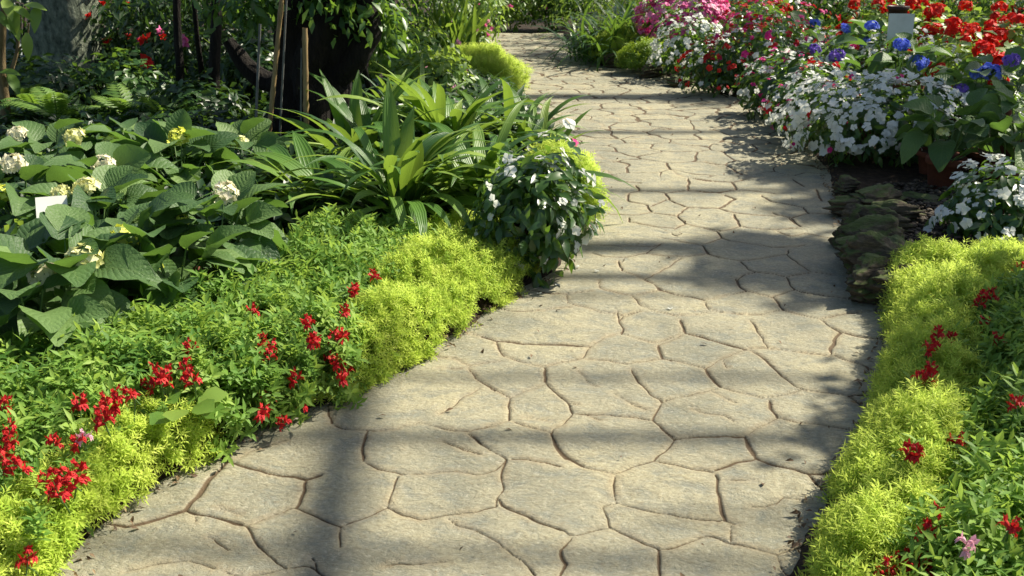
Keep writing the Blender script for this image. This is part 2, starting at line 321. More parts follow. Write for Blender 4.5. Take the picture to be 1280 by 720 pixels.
# ------------------------------------------------------------------ path: stamped stones, joints traced from the photograph
JOINTS = [
 (60,540,4,[[(300,455),(380,470),(470,455),(560,425),(690,385),(735,330),(790,270),(850,190),(900,150)],[(690,385),(740,410),(830,430),(960,450)],'t',[(735,410),(740,445)],[(790,520),(830,525),(900,580)],[(850,385),(950,400)],[(390,690),(550,660),(700,632),(830,675)],'n',[(890,700),(960,715)]]),
 (260,540,4,[[(40,115),(100,150),(125,150),(230,185),(340,205),(440,218),(490,225),(550,212)],'t',[(125,140),(200,100),(290,65),(390,40)],'w',[(490,225),(470,290),(440,375)],'n',[(340,405),(400,385),(440,375),(520,405),(600,440),(665,460)],'t',[(190,460),(260,435),(340,405)],'n',[(100,445),(190,460),(225,535),(300,610),(390,680)],[(390,680),(480,662),(540,690),(620,720),(700,742)],'t',[(525,620),(540,690)],'n',[(665,460),(780,430),(905,380)],'t',[(665,460),(650,500),(660,560)],[(905,380),(925,300),(955,225)],'w',[(770,140),(770,80),(795,25)],'n',[(770,140),(860,180),(960,205),(980,215)],[(90,695),(160,718),(210,745)],'t',[(390,680),(220,715)]]),
 (460,540,4,['t',[(180,215),(330,205),(440,195),(560,215),(640,190),(690,140)],'n',[(105,380),(170,415),(270,432),(400,415),(520,400),(640,370)],'t',[(400,435),(450,465),(520,480),(600,525),(650,555),(720,625),(770,655),(830,715)],'n',[(640,370),(640,320),(670,290),(655,220),(690,140)],'w',[(650,330),(670,365),(750,400),(830,440),(960,490)],'n',[(500,5),(560,55),(620,95),(690,140)],[(690,140),(790,142),(880,155),(960,165)],'t',[(370,45),(420,60),(480,90),(560,115)],[(80,665),(150,655),(230,655),(390,648)]]),
 (660,540,4,['w',[(120,5),(145,70),(190,130)],'n',[(190,130),(290,170),(430,205)],[(430,205),(530,170),(630,145),(700,85),(735,40)],'w',[(690,0),(735,35),(770,28)],'n',[(630,145),(760,165),(920,195)],'t',[(430,205),(430,280),(440,350)],'n',[(440,350),(520,365),(640,395),(760,415),(950,435)],[(380,370),(410,470)],[(440,350),(380,365)],[(410,470),(330,485),(250,515),(200,515)],'w',[(200,515),(160,485),(90,465),(0,430)],'n',[(410,470),(520,520),(660,575)],[(660,575),(720,565),(820,540),(900,520),(960,532)],'w',[(655,580),(658,720),(655,750)],[(220,530),(165,590),(190,660),(150,720),(150,750)],'t',[(60,155),(160,170)],[(0,680),(40,718)]]),
 (860,540,4,[[(0,20),(140,22),(280,20),(300,60),(320,105)],[(330,125),(240,150),(140,185)],[(320,105),(330,125),(420,160),(520,185),(600,210),(680,205),(750,185),(820,150)],[(600,210),(640,260),(690,295),(760,330)],'w',[(130,205),(150,280),(165,350),(175,430)],'n',[(0,420),(90,432),(175,430),(230,455)],'t',[(210,460),(220,540)],'n',[(0,545),(90,522),(160,535),(220,550),(330,578),(440,605),(540,575),(640,520)],'t',[(440,605),(460,670),(500,720)],[(310,370),(390,370),(430,355),(480,325),(540,330),(585,350)],[(180,240),(335,240)]]),
 (380,400,4,['w',[(130,410),(120,450),(135,515)],'n',[(135,515),(190,535),(270,550),(370,555)],'t',[(370,555),(460,545),(570,510)],'n',[(570,510),(650,530),(740,548),(830,555),(920,540),(960,530)],'w',[(320,555),(300,620),(285,690)],'n',[(630,165),(680,185),(750,188),(800,215),(835,225)],'t',[(835,225),(900,215),(960,205)],'n',[(820,235),(860,285),(920,325),(960,350)],'t',[(680,240),(790,240)],[(880,335),(800,385),(740,430),(680,465)],'n',[(830,565),(870,600),(920,640),(960,670)],[(830,65),(900,75),(960,95)],'t',[(680,605),(760,630),(830,655),(890,675)],'n',[(0,440),(40,425),(130,415),(170,400)]]),
 (600,400,4,[[(0,75),(90,100),(200,112),(330,122),(450,125),(550,135)],'w',[(90,105),(105,145),(125,180)],'n',[(125,180),(200,205),(320,235)],'t',[(0,215),(100,205)],[(320,235),(420,210),(520,190)],'n',[(550,135),(515,190)],'t',[(550,135),(620,95),(705,65)],'n',[(690,-40),(690,5),(720,35),(705,65),(770,90),(870,115)],'t',[(870,115),(960,85)],'w',[(895,125),(915,185)],'n',[(915,185),(960,205)],[(520,195),(630,205),(740,220)],'t',[(740,220),(860,200),(920,190)],'w',[(745,240),(800,320),(850,370),(905,410)],[(320,235),(325,310)],'n',[(325,310),(380,370),(430,410),(460,460)],'t',[(325,325),(240,350),(145,390)],'n',[(0,300),(60,330),(145,390)],'w',[(145,390),(145,500)],'t',[(0,550),(70,525),(145,500)],'n',[(145,500),(220,525),(330,555)],'t',[(330,555),(365,570)],[(460,460),(420,510),(375,545),(365,580)],'w',[(365,580),(395,640),(440,690),(510,720)],'n',[(460,460),(560,468),(680,475),(800,485),(865,500)],[(905,410),(865,500),(910,535),(960,575)],[(905,410),(960,395)],'t',[(490,255),(520,285),(540,315),(575,325)],[(670,355),(720,395),(760,420),(830,448)],[(220,480),(350,500)],[(430,410),(480,420)],[(540,470),(600,495)]]),
 (820,400,4,[[(120,0),(150,65),(250,90),(350,120),(450,150)],'t',[(150,65),(90,90),(15,125)],'w',[(15,125),(35,190)],'n',[(35,190),(120,210),(240,240)],'t',[(450,150),(370,180),(300,210),(250,245)],'w',[(250,245),(265,280),(320,325)],'n',[(320,325),(400,355),(530,380)],'t',[(300,345),(200,365),(100,390),(25,405)],'n',[(0,395),(25,410)],[(0,510),(50,555),(100,590)],[(100,590),(250,582),(440,582)],'t',[(450,575),(500,535),(580,505),(610,488)],'w',[(565,390),(575,440),(605,485)],'n',[(605,485),(690,505),(820,520),(960,545),(1060,580)],'t',[(530,380),(600,370),(720,345)],'w',[(490,160),(570,225),(610,270),(700,325),(740,345)],'n',[(450,150),(490,160)],[(740,345),(850,355),(960,370),(1060,372)],[(450,150),(560,142),(700,158),(870,175)],[(470,0),(515,70),(560,140)],[(830,0),(880,40),(915,60)],[(910,75),(870,170)],'t',[(200,450),(260,470),(350,480),(390,505)],[(340,205),(355,240)],[(280,355),(340,390),(400,415)]]),
 (900,340,4,[[(550,400),(570,340),(600,300)],[(600,300),(700,320),(850,335),(900,350)],'w',[(500,230),(550,270),(600,300)],'n',[(500,230),(640,205),(780,185),(850,150)],'w',[(270,125),(320,190)],'n',[(320,190),(400,210),(500,230)],[(0,200),(100,210),(200,212)],'t',[(200,212),(310,185)],'n',[(550,400),(620,435),(700,460),(770,490)],[(640,610),(700,660),(760,710)],[(740,600),(650,615)],'w',[(80,30),(100,80),(130,95)],'n',[(130,95),(260,125),(370,85)],'t',[(0,125),(60,115),(130,95)],'n',[(370,85),(400,95),(530,115),(650,130),(760,145)]]),
 (560,320,4,[[(420,170),(500,182),(600,190)],'t',[(600,190),(720,175)],'n',[(600,190),(600,235),(680,255),(760,280),(880,295)],[(240,255),(310,272),(420,275)],'t',[(420,275),(600,255)],'n',[(750,120),(760,160),(830,180),(920,195)],'t',[(880,295),(960,275)],'n',[(880,295),(850,325),(880,355),(870,395)]]),
 (880,270,4.8,['w',[(180,0),(215,60)],'n',[(215,60),(340,75),(440,80),(560,70)],[(215,60),(160,75),(90,90)],'w',[(80,90),(100,125),(150,145)],'n',[(0,70),(80,90)],[(150,145),(300,170),(420,185),(540,182),(600,170)],[(0,165),(50,150),(100,130)],[(0,190),(30,225),(120,250),(220,262),(350,250),(500,232)],[(510,200),(500,232),(570,285),(640,330),(760,345)],[(220,265),(260,305),(310,330),(420,345),(500,362)],[(500,362),(640,335)],'w',[(500,362),(520,400),(545,435)],'n',[(545,435),(620,455)],[(310,330),(240,345),(205,380),(215,420),(240,445)],[(620,455),(760,475),(960,510)],[(510,10),(570,55)],[(440,90),(520,115),(600,100),(760,130)]]),
 (700,200,4.8,[[(130,40),(285,62),(300,105),(370,125),(480,135)],'t',[(460,150),(480,180)],'n',[(410,200),(400,240),(430,255),(520,270),(545,310)],'w',[(630,200),(660,240)],'n',[(410,195),(480,182),(560,188),(630,200)],[(660,240),(750,285),(850,290),(960,290)],'t',[(545,280),(640,240)],'n',[(220,310),(320,325),(430,330),(545,315)],[(545,315),(620,325),(700,335),(760,290)],'w',[(700,335),(755,380)],'n',[(755,380),(850,400),(960,420)],[(410,345),(420,370),(500,385),(600,400),(680,405)],'t',[(755,380),(690,410)],'n',[(665,435),(700,452)],[(240,508),(350,515),(550,520),(600,500)],[(190,555),(270,578),(370,585),(520,560),(600,505)],[(525,560),(620,575),(730,580),(860,565)],[(600,465),(680,478),(780,495),(855,510),(880,560),(960,575)],[(855,505),(960,470)],[(640,20),(660,55),(710,90),(790,110),(900,125)],[(770,110),(768,180),(960,195)],[(770,185),(640,200)],'t',[(730,590),(600,660),(500,718)]]),
 (700,300,4.8,[[(500,235),(560,260),(610,300),(700,330),(800,345),(860,365)],'t',[(860,365),(940,350)],'w',[(355,120),(370,180)],'n',[(370,180),(440,205),(500,235)],'w',[(435,340),(490,400)],'n',[(490,400),(560,430),(700,455)],'t',[(435,335),(590,300)],[(700,455),(820,445),(890,430)],'w',[(865,380),(890,415)],'n',[(890,415),(960,428)],[(720,475),(745,550)],'t',[(400,450),(490,430)]]),
 (860,180,4.8,[[(0,200),(100,215),(270,230),(330,210)],[(270,230),(290,275),(400,285),(520,300)],[(0,285),(150,290),(290,275)],[(220,305),(280,330),(190,385)],[(0,385),(100,385),(190,385),(240,405),(340,420),(440,425),(520,430)],'w',[(275,420),(310,490)],'n',[(440,310),(500,345),(600,360),(690,375)],'w',[(690,375),(720,410)],'n',[(720,410),(880,420)],[(720,410),(620,440),(540,425),(510,410)],'w',[(620,440),(670,490)],'n',[(600,160),(610,195),(690,255)],[(340,160),(360,200),(600,195)],[(770,270),(800,340)],[(400,10),(540,25),(640,15)],[(100,105),(180,130),(340,160),(440,150),(700,145)],[(450,95),(520,115)]]),
 (620,90,4.8,[[(150,210),(210,235),(310,270),(350,295),(430,310),(440,330)],[(280,65),(400,95)],[(440,65),(540,90)],'t',[(130,105),(400,100),(600,95),(800,70)],'n',[(330,235),(390,240),(390,260)],[(250,325),(330,345),(345,365),(440,380),(500,405),(690,402)],[(440,270),(535,285),(640,310),(650,335)],[(580,352),(630,370),(690,402)],'t',[(690,402),(960,400)],'n',[(690,215),(820,240),(830,262),(960,270)],[(480,480),(620,500),(640,520),(770,540),(790,568)],[(500,570),(670,590),(685,630),(760,655),(860,662)],[(830,415),(835,450),(960,480)],[(570,140),(600,155),(700,150)],[(850,170),(870,190)],'t',[(120,200),(300,195),(460,190),(960,205)],'n',[(300,210),(310,235)],[(650,270),(740,275),(750,295)]]),
 (800,90,4.8,[[(60,210),(60,235),(160,240),(185,275),(250,290)],'t',[(0,320),(30,335),(140,345),(300,335),(450,330)],'n',[(450,325),(490,335)],[(520,290),(600,300)],'t',[(600,300),(780,300)],'n',[(560,345),(640,370)],'t',[(640,370),(860,380)],[(70,400),(330,405),(430,395),(700,410)],'n',[(60,385),(70,400)],[(180,415),(250,440),(350,455),(370,475)],[(690,420),(720,450),(850,460)],[(250,630),(400,655),(550,660),(640,640)],[(430,540),(480,570)]]),
 (590,0,5.333,['n',[(425,370),(430,390),(560,395)],'t',[(360,410),(640,380),(760,375)],'n',[(520,460),(560,470),(620,510)],[(640,550),(740,560)],'t',[(430,505),(620,510),(860,490),(1000,470)],[(330,345),(500,345),(620,360)],[(140,260),(300,270),(480,262)],'n',[(500,375),(510,420)],[(760,470),(780,500)]]),
]
LEFT = [(20,770),(75,722),(140,657),(205,606),(270,572),(335,533),(405,507),(440,490),(500,458),(545,437),(600,398),(655,360),(690,345),(715,312),(728,272),(728,232),(702,190),(676,150),(655,125),(652,105),(648,82),(628,62),(600,50),(540,43),(470,38)]
RIGHT = [(955,770),(1000,690),(1025,620),(1075,545),(1092,470),(1114,410),(1100,362),(1062,312),(1048,275),(1045,245),(1030,212),(985,152),(935,127),(872,110),(822,92),(742,72),(708,56),(704,47),(702,40),(702,36)]
def edge_fn(pts, side):
    W_ = np.array([P(x, y)[:2] for x, y in pts]); o = np.argsort(W_[:, 1]); W_ = W_[o]
    return lambda Y: np.interp(Y, W_[:, 1], W_[:, 0])
EL, ER = edge_fn(LEFT, -1), edge_fn(RIGHT, 1)

def make_path():
    pys = np.concatenate([np.arange(768, 330, -.88), np.arange(330, 41, -.5)]); NR, NC = len(pys), 620
    Ys = np.array([P(640, p)[1] for p in pys]); Ys = np.concatenate([np.linspace(.5, Ys[0], 40)[:-1], Ys]); NR = len(Ys)
    lx = EL(Ys) - .06; rx = ER(Ys) + .06
    u = np.linspace(0, 1, NC)
    X = lx[:, None] + (rx - lx)[:, None] * u[None]; Y = np.repeat(Ys[:, None], NC, 1)
    D = np.full(X.shape, 9.)                                    # joint depth field: distance divided by half width
    DE = np.full(X.shape, 9.)
    for x0, y0, s, items in JOINTS:
        wd = .0075
        for it in items:
            if isinstance(it, str): wd = {'t': .0020, 'n': .0030, 'w': .0050}[it]; continue
            pts = np.array([P(x0 + a / s, y0 + b / s)[:2] for a, b in it])
            far = max(0, (pts[:, 1].mean() - 5) / 8); wloc = wd * (1 + 1.0 * far)
            d = np.linalg.norm(np.diff(pts, axis=0), axis=1); tot = d.sum(); n = max(3, int(tot / .018)); c = np.concatenate([[0], np.cumsum(d)])
            t = np.linspace(0, tot, n); q = np.stack([np.interp(t, c, pts[:, k]) for k in (0, 1)], -1)
            jit = np.stack([noise(q * 26, 3), noise(q * 26, 5)], -1) - .5; q = q + jit * .011 + (np.stack([noise(q * 9, 8), noise(q * 9, 9)], -1) - .5) * .010
            ww = np.maximum(wloc * (.45 + 1.1 * noise(q * 13, 11)), .75 * np.gradient(Ys)[min(NR - 1, np.searchsorted(Ys, pts[:, 1].mean()))] * sstep(4.0, 5.5, pts[:, 1].mean())) ; ww[0] *= .6; ww[-1] *= .6
            for a, b, wa in zip(q[:-1], q[1:], ww):
                R_ = .05; i0 = np.searchsorted(Ys, min(a[1], b[1]) - R_); i1 = np.searchsorted(Ys, max(a[1], b[1]) + R_)
                if i1 <= i0: continue
                xm = X[i0:i1]; cmin = max(0, int(((min(a[0], b[0]) - R_ - lx[i0:i1]) / (rx - lx)[i0:i1]).min() * NC)); cmax = min(NC, int(((max(a[0], b[0]) + R_ - lx[i0:i1]) / (rx - lx)[i0:i1]).max() * NC) + 2)
                if cmax <= cmin: continue
                px_ = X[i0:i1, cmin:cmax] - a[0]; py_ = Y[i0:i1, cmin:cmax] - a[1]; ab = b - a; h = np.clip((px_ * ab[0] + py_ * ab[1]) / max(ab @ ab, 1e-9), 0, 1)
                ds = np.hypot(px_ - h * ab[0], py_ - h * ab[1])
                D[i0:i1, cmin:cmax] = np.minimum(D[i0:i1, cmin:cmax], ds / wa); DE[i0:i1, cmin:cmax] = np.minimum(DE[i0:i1, cmin:cmax], ds)
    XY = np.stack([X, Y], -1)
    und = (fbm(XY * 3.1, 21) - .47) * .016 + (fbm(XY * np.array([5., 9.]), 25) - .47) * .007
    joint = 1 - sstep(.55, 1.3, D)
    # beyond the traced part the stamped pattern simply goes on: thin joints between irregular cells
    rs = np.random.default_rng(77); S_ = []
    for yy in np.arange(5.6, 19, .35):
        for xx in np.arange(-3.5, 3.2, .36): S_.append((xx + rs.uniform(-.13, .13) + (.2 if int(yy / .35) % 2 else 0), yy + rs.uniform(-.13, .13)))
    S_ = np.array(S_); i0 = np.searchsorted(Ys, 6.5); D = D + 9 * sstep(6.6, 7.0, Y); joint = 1 - sstep(.55, 1.3, D)
    for i in range(i0, NR):
        q = XY[i] + (np.stack([noise(XY[i] * 7, 51), noise(XY[i] * 7, 52)], -1) - .5) * .10
        near = S_[np.abs(S_[:, 1] - Ys[i]) < .75]; d = np.sort(np.hypot(q[:, None, 0] - near[None, :, 0], q[:, None, 1] - near[None, :, 1]), axis=1)
        g = (d[:, 1] - d[:, 0]) / 2; wloc = (.0075 + .006 * (Ys[i] - 6) / 6) * (.6 + .75 * noise(XY[i] * 5, 53)); w8 = sstep(6.55, 6.9, Ys[i])
        joint[i] = np.maximum(joint[i], (1 - sstep(.5, 1.4, g / wloc)) * w8)
    Z = und - .0065 * joint - .002 * (1 - sstep(0, .02, DE)) 
    Z += .0016 * (fbm(XY * np.array([40, 70]), 31, 3) - .45)
    Z -= .03 * (sstep(.0, .03, np.maximum(EL(Y) - .03 - X, X - ER(Y) - .03)))
    mb = MB(); i = np.arange(NR - 1)[:, None] * NC; j = np.arange(NC - 1)[None]
    f = np.stack([i + j, i + j + 1, i + NC + j + 1, i + NC + j], -1).reshape(-1, 4)
    mb.raw(np.stack([X, Y, Z], -1).reshape(-1, 3), f)
    o = mb.build('path', M['path'])
    at = o.data.attributes.new('joint', 'FLOAT', 'POINT'); at.data.foreach_set('value', joint.ravel())
    en = (1 - sstep(.004, .035 , DE)) * (.3 + .9 * noise(XY * 14, 40)); at = o.data.attributes.new('edge', 'FLOAT', 'POINT'); at.data.foreach_set('value', np.clip(en, 0, 1).ravel())
    tag(o, 'winding garden path of stamped tan stone with irregular joints', 'path', kind='structure')
make_path()

def bed(name, edge, sgn, label):
    Ys = np.concatenate([np.linspace(.4, 9, 330), np.linspace(9.06, 30, 160)]); S = np.concatenate([np.linspace(-.035, .2, 20), np.linspace(.24, 2.5, 60), np.linspace(2.7, 16, 26)])
    e = edge(Ys) + sgn * (.035 * (fbm(np.stack([Ys * 9, Ys * 0], -1), 4 if sgn > 0 else 6) - .47) * 2)
    X = e[:, None] + sgn * S[None]; Y = np.repeat(Ys[:, None], len(S), 1); XY = np.stack([X, Y], -1)
    Z = -.02 + .055 * sstep(-.035, .10, S)[None] + .03 * sstep(.1, 1.2, S)[None] + (fbm(XY * 7, 9) - .47) * .045 * sstep(-.03, .08, S)[None]
    mb = MB(); nr, nc = X.shape; i = np.arange(nr - 1)[:, None] * nc; j = np.arange(nc - 1)[None]
    f = np.stack([i + j, i + j + 1, i + nc + j + 1, i + nc + j], -1).reshape(-1, 4)
    if sgn < 0: f = f[:, ::-1]
    mb.raw(np.stack([X, Y, Z], -1).reshape(-1, 3), f); tag(mb.build(name, M['soil']), label, 'soil', kind='structure')
bed('soil_terrain_west', EL, -1, 'dark bare soil under the plants on the left of the path')
bed('soil_terrain_east', ER, 1, 'dark bare soil under the plants on the right of the path')
mb = MB(); mb.raw([(-90, -90, -.05), (90, -90, -.05), (90, 120, -.05), (-90, 120, -.05)], [(0, 1, 2, 3)]); tag(mb.build('ground', M['soil']), 'dark earth reaching away under the whole garden', 'ground', kind='structure')

# overhead greenhouse beams, out of the picture: their shadows are the stripes across the path
def beam(px0, px1, py, width, h=7.0, thick=.05, along=None):
    a = P(px0, py); b_ = P(px1, py if along is None else along)
    k = h / math.tan(SUN_EL); off = np.array([math.sin(SUN_AZ) * k, math.cos(SUN_AZ) * k, h])
    a, b_ = a + off, b_ + off; d = nrm(b_ - a); s = np.array([-d[1], d[0], 0]) * width * .37
    v = np.array([a - s, a + s, b_ + s, b_ - s]); v = np.concatenate([v, v + np.array([0, 0, thick])])
    m_ = MB(); m_.raw(v, [(0, 3, 2, 1), (4, 5, 6, 7), (0, 1, 5, 4), (1, 2, 6, 5), (2, 3, 7, 6), (3, 0, 4, 7)])
    tag(m_.build('roof_beam', M['post'], smooth=False), 'pale steel greenhouse roof beam casting a stripe of shadow on the path', 'roof beam', 'greenhouse roof beams', 'structure')
beam(300, 1200, 545, .085); beam(430, 1200, 470, .040); beam(20, 1100, 672, .055, along=706); beam(600, 1010, 308, .27)
beam(560, 1000, 345, .12); beam(500, 1000, 121, .50, h=11); beam(600, 1000, 238, .14, h=9); beam(560, 960, 368, .035)
beam(830, 1300, 642, .03); beam(600, 940, 165, .16, h=10)
beam(452, 400, 478, .21, h=7.0, along=760)

# ------------------------------------------------------------------ plants: builders
SEDUM = [sprig_tpl('sedum', s) for s in range(6)]
SNAP = [sprig_tpl('snap', s + 20) for s in range(7)]
def in_poly(p, poly):
    x, y = p[:, 0], p[:, 1]; ins = np.zeros(len(p), bool); n = len(poly)
    for i in range(n):
        a, b = poly[i], poly[(i + 1) % n]
        c = ((a[1] > y) != (b[1] > y)) & (x < (b[0] - a[0]) * (y - a[1]) / (b[1] - a[1] + 1e-12) + a[0]); ins ^= c
    return ins
def pdist(p, poly):
    d = np.full(len(p), 9.); n = len(poly)
    for i in range(n):
        a, b = poly[i], poly[(i + 1) % n]; ab = b - a
        h = np.clip(((p - a) @ ab) / max(ab @ ab, 1e-9), 0, 1); d = np.minimum(d, np.linalg.norm(p - a - h[:, None] * ab, axis=1))
    return d
def rotz(a):
    c, s, z, o = np.cos(a), np.sin(a), np.zeros_like(a), np.ones_like(a)
    return np.stack([np.stack([c, -s, z], -1), np.stack([s, c, z], -1), np.stack([z, z, o], -1)], -2)
def up_frames(n, spin):
    """z along n, random spin"""
    n = nrm(n); ref = np.where(np.abs(n[:, 2:3]) < .95, np.array([[0, 0, 1.]]), np.array([[1., 0, 0]])); X = nrm(np.cross(ref, n)); Yv = np.cross(n, X)
    return np.einsum('nij,njk->nik', np.stack([X, Yv, n], -1), rotz(spin))
HF = []
def surf_z(px, py, zmax=.36):
    for z in np.arange(zmax, .03, -.008):
        q = P(px, py, z)[None, :2]
        for poly, hg, z0 in HF:
            if in_poly(q, poly)[0] and hg(q)[0] + z0 + .015 >= z: return z
    return .05
def mat_bed(name, label, cat, poly_px, H, ew, dens, tpls, mat, seed, z0=.02, size=1., clumps=7., layers=(0., .55, .8), jit=.35, kind='stuff', group=None):
    """low growing mass over a ground polygon, traced as (px, py, z) pixels"""
    r = np.random.default_rng(seed); poly = np.array([P(a, b, c)[:2] for a, b, c in poly_px]); 
    lo, hi = poly.min(0), poly.max(0)
    mb = MB()
    def hgt(q):
        d = pdist(q, poly); d = np.where(in_poly(q, poly), d, 0.)
        c = noise(np.c_[q * clumps, q[:, :1] * 0 + seed], 3); c2 = noise(np.c_[q * clumps * 2.7, q[:, :1] * 0 + seed], 5)
        return H * np.sqrt(np.clip(d / ew, 0, 1) * (2 - np.clip(d / ew, 0, 1)) + 1e-6) * (.52 + .50 * c + .36 * c2)
    HF.append((poly, hgt, z0 + (.075 if tpls is SNAP else .03)))
    for ly in layers:
        n = int(np.prod(hi - lo) * dens); q = r.uniform(lo, hi, (n, 2)); q = q[in_poly(q, poly)]; n = len(q)
        q = q + (noise(np.c_[q * 30, q[:, :1] * 0], 1) - .5)[:, None] * .02 + np.stack([noise(np.c_[q * 7, q[:, :1] * 0], 12) - .5, noise(np.c_[q * 7, q[:, :1] * 0], 14) - .5], -1) * .07
        h = hgt(q); e = .012; gx = (hgt(q + [e, 0]) - h) / e; gy = (hgt(q + [0, e]) - h) / e
        nn = np.stack([-gx * .7, -gy * .7, np.ones(n)], -1); nn = nrm(nrm(nn) + r.normal(size=(n, 3)) * jit)
        T = np.c_[q, z0 + h * (ly if ly else 1.) - .02]
        s = size * r.uniform(.75, 1.3, n); Fm = up_frames(nn, r.uniform(0, 6.28, n)) * s[:, None, None]
        k = r.integers(0, len(tpls), n); rv = np.clip(r.normal(.5, .2, n) + (noise(np.c_[q * 9, q[:, :1] * 0], 6) - .5) * .8, 0, 1)
        for t in range(len(tpls)): mb.inst(tpls[t], T[k == t], Fm[k == t], rv[k == t])
    o = mb.build(name, mat); tag(o, label, cat, group, kind)
    return o
def mound(name, label, c, rx, ry, rz, tpls, mat, n, seed, size=1., group=None, squash=1.):
    """one cushion shaped plant"""
    r = np.random.default_rng(seed); mb = MB()
    for sh in (1., .86, .7):
        d = rdir(n); d[:, 2] = np.abs(d[:, 2]) ** .8; d = nrm(d)
        lump = .80 + .36 * noise(d * 2.6 + seed, 2) + .16 * noise(d * 7 + seed, 4)
        T = np.asarray(c) + d * np.array([rx, ry, rz]) * (lump * sh)[:, None]
        nn = nrm(d / np.array([rx, ry, rz]) + np.array([0, 0, .8]) + r.normal(size=(n, 3)) * .4)
        Fm = up_frames(nn, r.uniform(0, 6.28, n)) * (size * r.uniform(.75, 1.3, n))[:, None, None]; k = r.integers(0, len(tpls), n); rv = np.clip(r.normal(.5, .25, n), 0, 1)
        for t in range(len(tpls)): mb.inst(tpls[t], T[k == t], Fm[k == t], rv[k == t])
    o = mb.build(name, mat); tag(o, label, 'ground cover' if 'sedum' in name else 'plant', group)
    return o
def bush_leaves(mb, c, rad, n, L, W, r, seed, rows=2, droop=.5, fold=.1, zmin=-.35, shell=(.55, 1.), m=0, curl=.25, lumpy=.45, up=.6, tplx=None):
    d = nrm(r.normal(size=(n, 3))); d = d[d[:, 2] > zmin]; n = len(d)
    lump = 1 - lumpy + 2 * lumpy * noise(d * 2.2 + seed, 2)
    rr = r.uniform(shell[0] ** 2, shell[1] ** 2, n) ** .5 * lump
    T = np.asarray(c) + d * np.asarray(rad) * rr[:, None]
    nn = nrm(d * .8 + np.array([0, 0, up]) + r.normal(size=(n, 3)) * .45)
    tang = nrm(d + r.normal(size=(n, 3)) * .7 - np.array([0, 0, droop])); Yd = tang - nn * (tang * nn).sum(1, keepdims=True)
    Fm = frames(Yd, nn) * (r.uniform(.65, 1.25, n))[:, None, None]
    mb.inst(tplx or leaf_tpl(L, W, rows, fold, curl), T, Fm, np.clip(r.normal(.5, .25, n), 0, 1), m)
    return T
# ---- flowers, each a mesh shared by its copies
def flower_mesh(name, kind, mats, s, seed=1):
    r = np.random.default_rng(seed); mb = MB()
    if kind == 'impatiens':
        for i in range(5):
            a = i * 1.2566 + r.uniform(-.22, .22); t = leaf_tpl(s * r.uniform(.46, .60), s * r.uniform(.44, .60), 3, r.uniform(-.12, .18), r.uniform(-.35, .6), p=1.5)
            mb.inst(t, np.array([[0, 0, .002 * i]]), rotz(np.array([a])), np.array([r.uniform(0, 1)]))
        mb.inst(leaf_tpl(s * .10, s * .10, 1, 0, 0), np.array([[0, -s * .05, .008]]), np.eye(3)[None], np.array([.5]), 1)
    if kind == 'cluster':               # ball of small four petalled florets
        n = 46; d = nrm(r.normal(size=(n * 2, 3))); d = d[d[:, 2] > -.35][:n]; n = len(d)
        pet = merge_tpl([xf(leaf_tpl(s * .17, s * .15, 2, .1, -.2), rotz(np.array([i * 1.5708]))[0]) for i in range(4)])
        mb.inst(pet, d * s * .5 * r.uniform(.82, 1.05, (n, 1)) * np.array([1, 1, .78]), up_frames(d + r.normal(size=(n, 3)) * .25, r.uniform(0, 6, n)) * r.uniform(.8, 1.2, n)[:, None, None], r.uniform(0, 1, n))
    if kind == 'geranium':
        n = 26; d = nrm(r.normal(size=(n * 2, 3))); d = d[d[:, 2] > -.2][:n]; n = len(d)
        pet = merge_tpl([xf(leaf_tpl(s * .22, s * .20, 2, .1, -.1), rotz(np.array([i * 1.2566]))[0]) for i in range(5)])
        mb.inst(pet, d * s * .5 * r.uniform(.7, 1.1, (n, 1)), up_frames(d + r.normal(size=(n, 3)) * .3, r.uniform(0, 6, n)), r.uniform(0, 1, n))
    if kind == 'bract':
        for i in range(9):
            a = i * .7; d = np.array([[math.cos(a) * .5, math.sin(a) * .5, r.uniform(.1, 1)]])
            mb.inst(leaf_tpl(s * .6, s * .5, 2, .2, .1), r.normal(size=(1, 3)) * s * .12, frames(d, np.array([[0, 0, 1.]])), np.array([r.uniform()]))
    if kind == 'spike':                 # snapdragon: stacked two lipped florets round a stem
        n = max(4, int(s / .014))
        for i in range(n):
            z = s * (.05 + .85 * i / n); a = i * 2.4 + r.uniform(-.4, .4); k = (1.25 - .65 * i / n) * r.uniform(.8, 1.15)
            out = np.array([math.cos(a), math.sin(a), .25]); c = out * .016 * k + np.array([0, 0, z])
            for j, (sa, el, w_) in enumerate(((-.5, .9, .9), (.5, .9, .9), (-.75, -.35, .8), (0, -.55, 1.), (.75, -.35, .8))):
                d = np.array([[math.cos(a + sa), math.sin(a + sa), el]]); nn = np.array([[-math.cos(a) * el, -math.sin(a) * el, .6]])
                mb.inst(leaf_tpl(.021 * k, .017 * k * w_, 2, .18, .55 if el < 0 else -.3, p=1.2), c[None], frames(d, nn), np.array([r.uniform()]))
            v, f, u = rings(np.array([[0, 0, z - .004], out * .010 * k + [0, 0, z], c]), [.003, .0065 * k, .008 * k], 7); mb.raw(v, f, u, r.uniform())
        v, f, u = rings(np.array([[0, 0, -.03], [0, 0, s * .5], [0, 0, s]]), [.0026, .002, .001], 6); mb.raw(v, f, u, .5, 1)
    return mb.mesh(name, mats)
FL = {}
def flower_kit(key, kind, mats, s, n=3): FL[key] = [flower_mesh(key, kind, mats, s, 10 + i) for i in range(n)]
for cname in ('white', 'magenta', 'pink', 'red', 'pinkwhite', 'scarlet', 'palepink', 'violet'): flower_kit(cname, 'impatiens', [M[cname], M['eye']], .046, 6)
for cname, mname in (('creamball', 'cream'), ('yellowball', 'yellow'), ('blushball', 'blush'), ('blueball', 'blue'), ('violetball', 'violet')): flower_kit(cname, 'cluster', [M[mname]], .10)
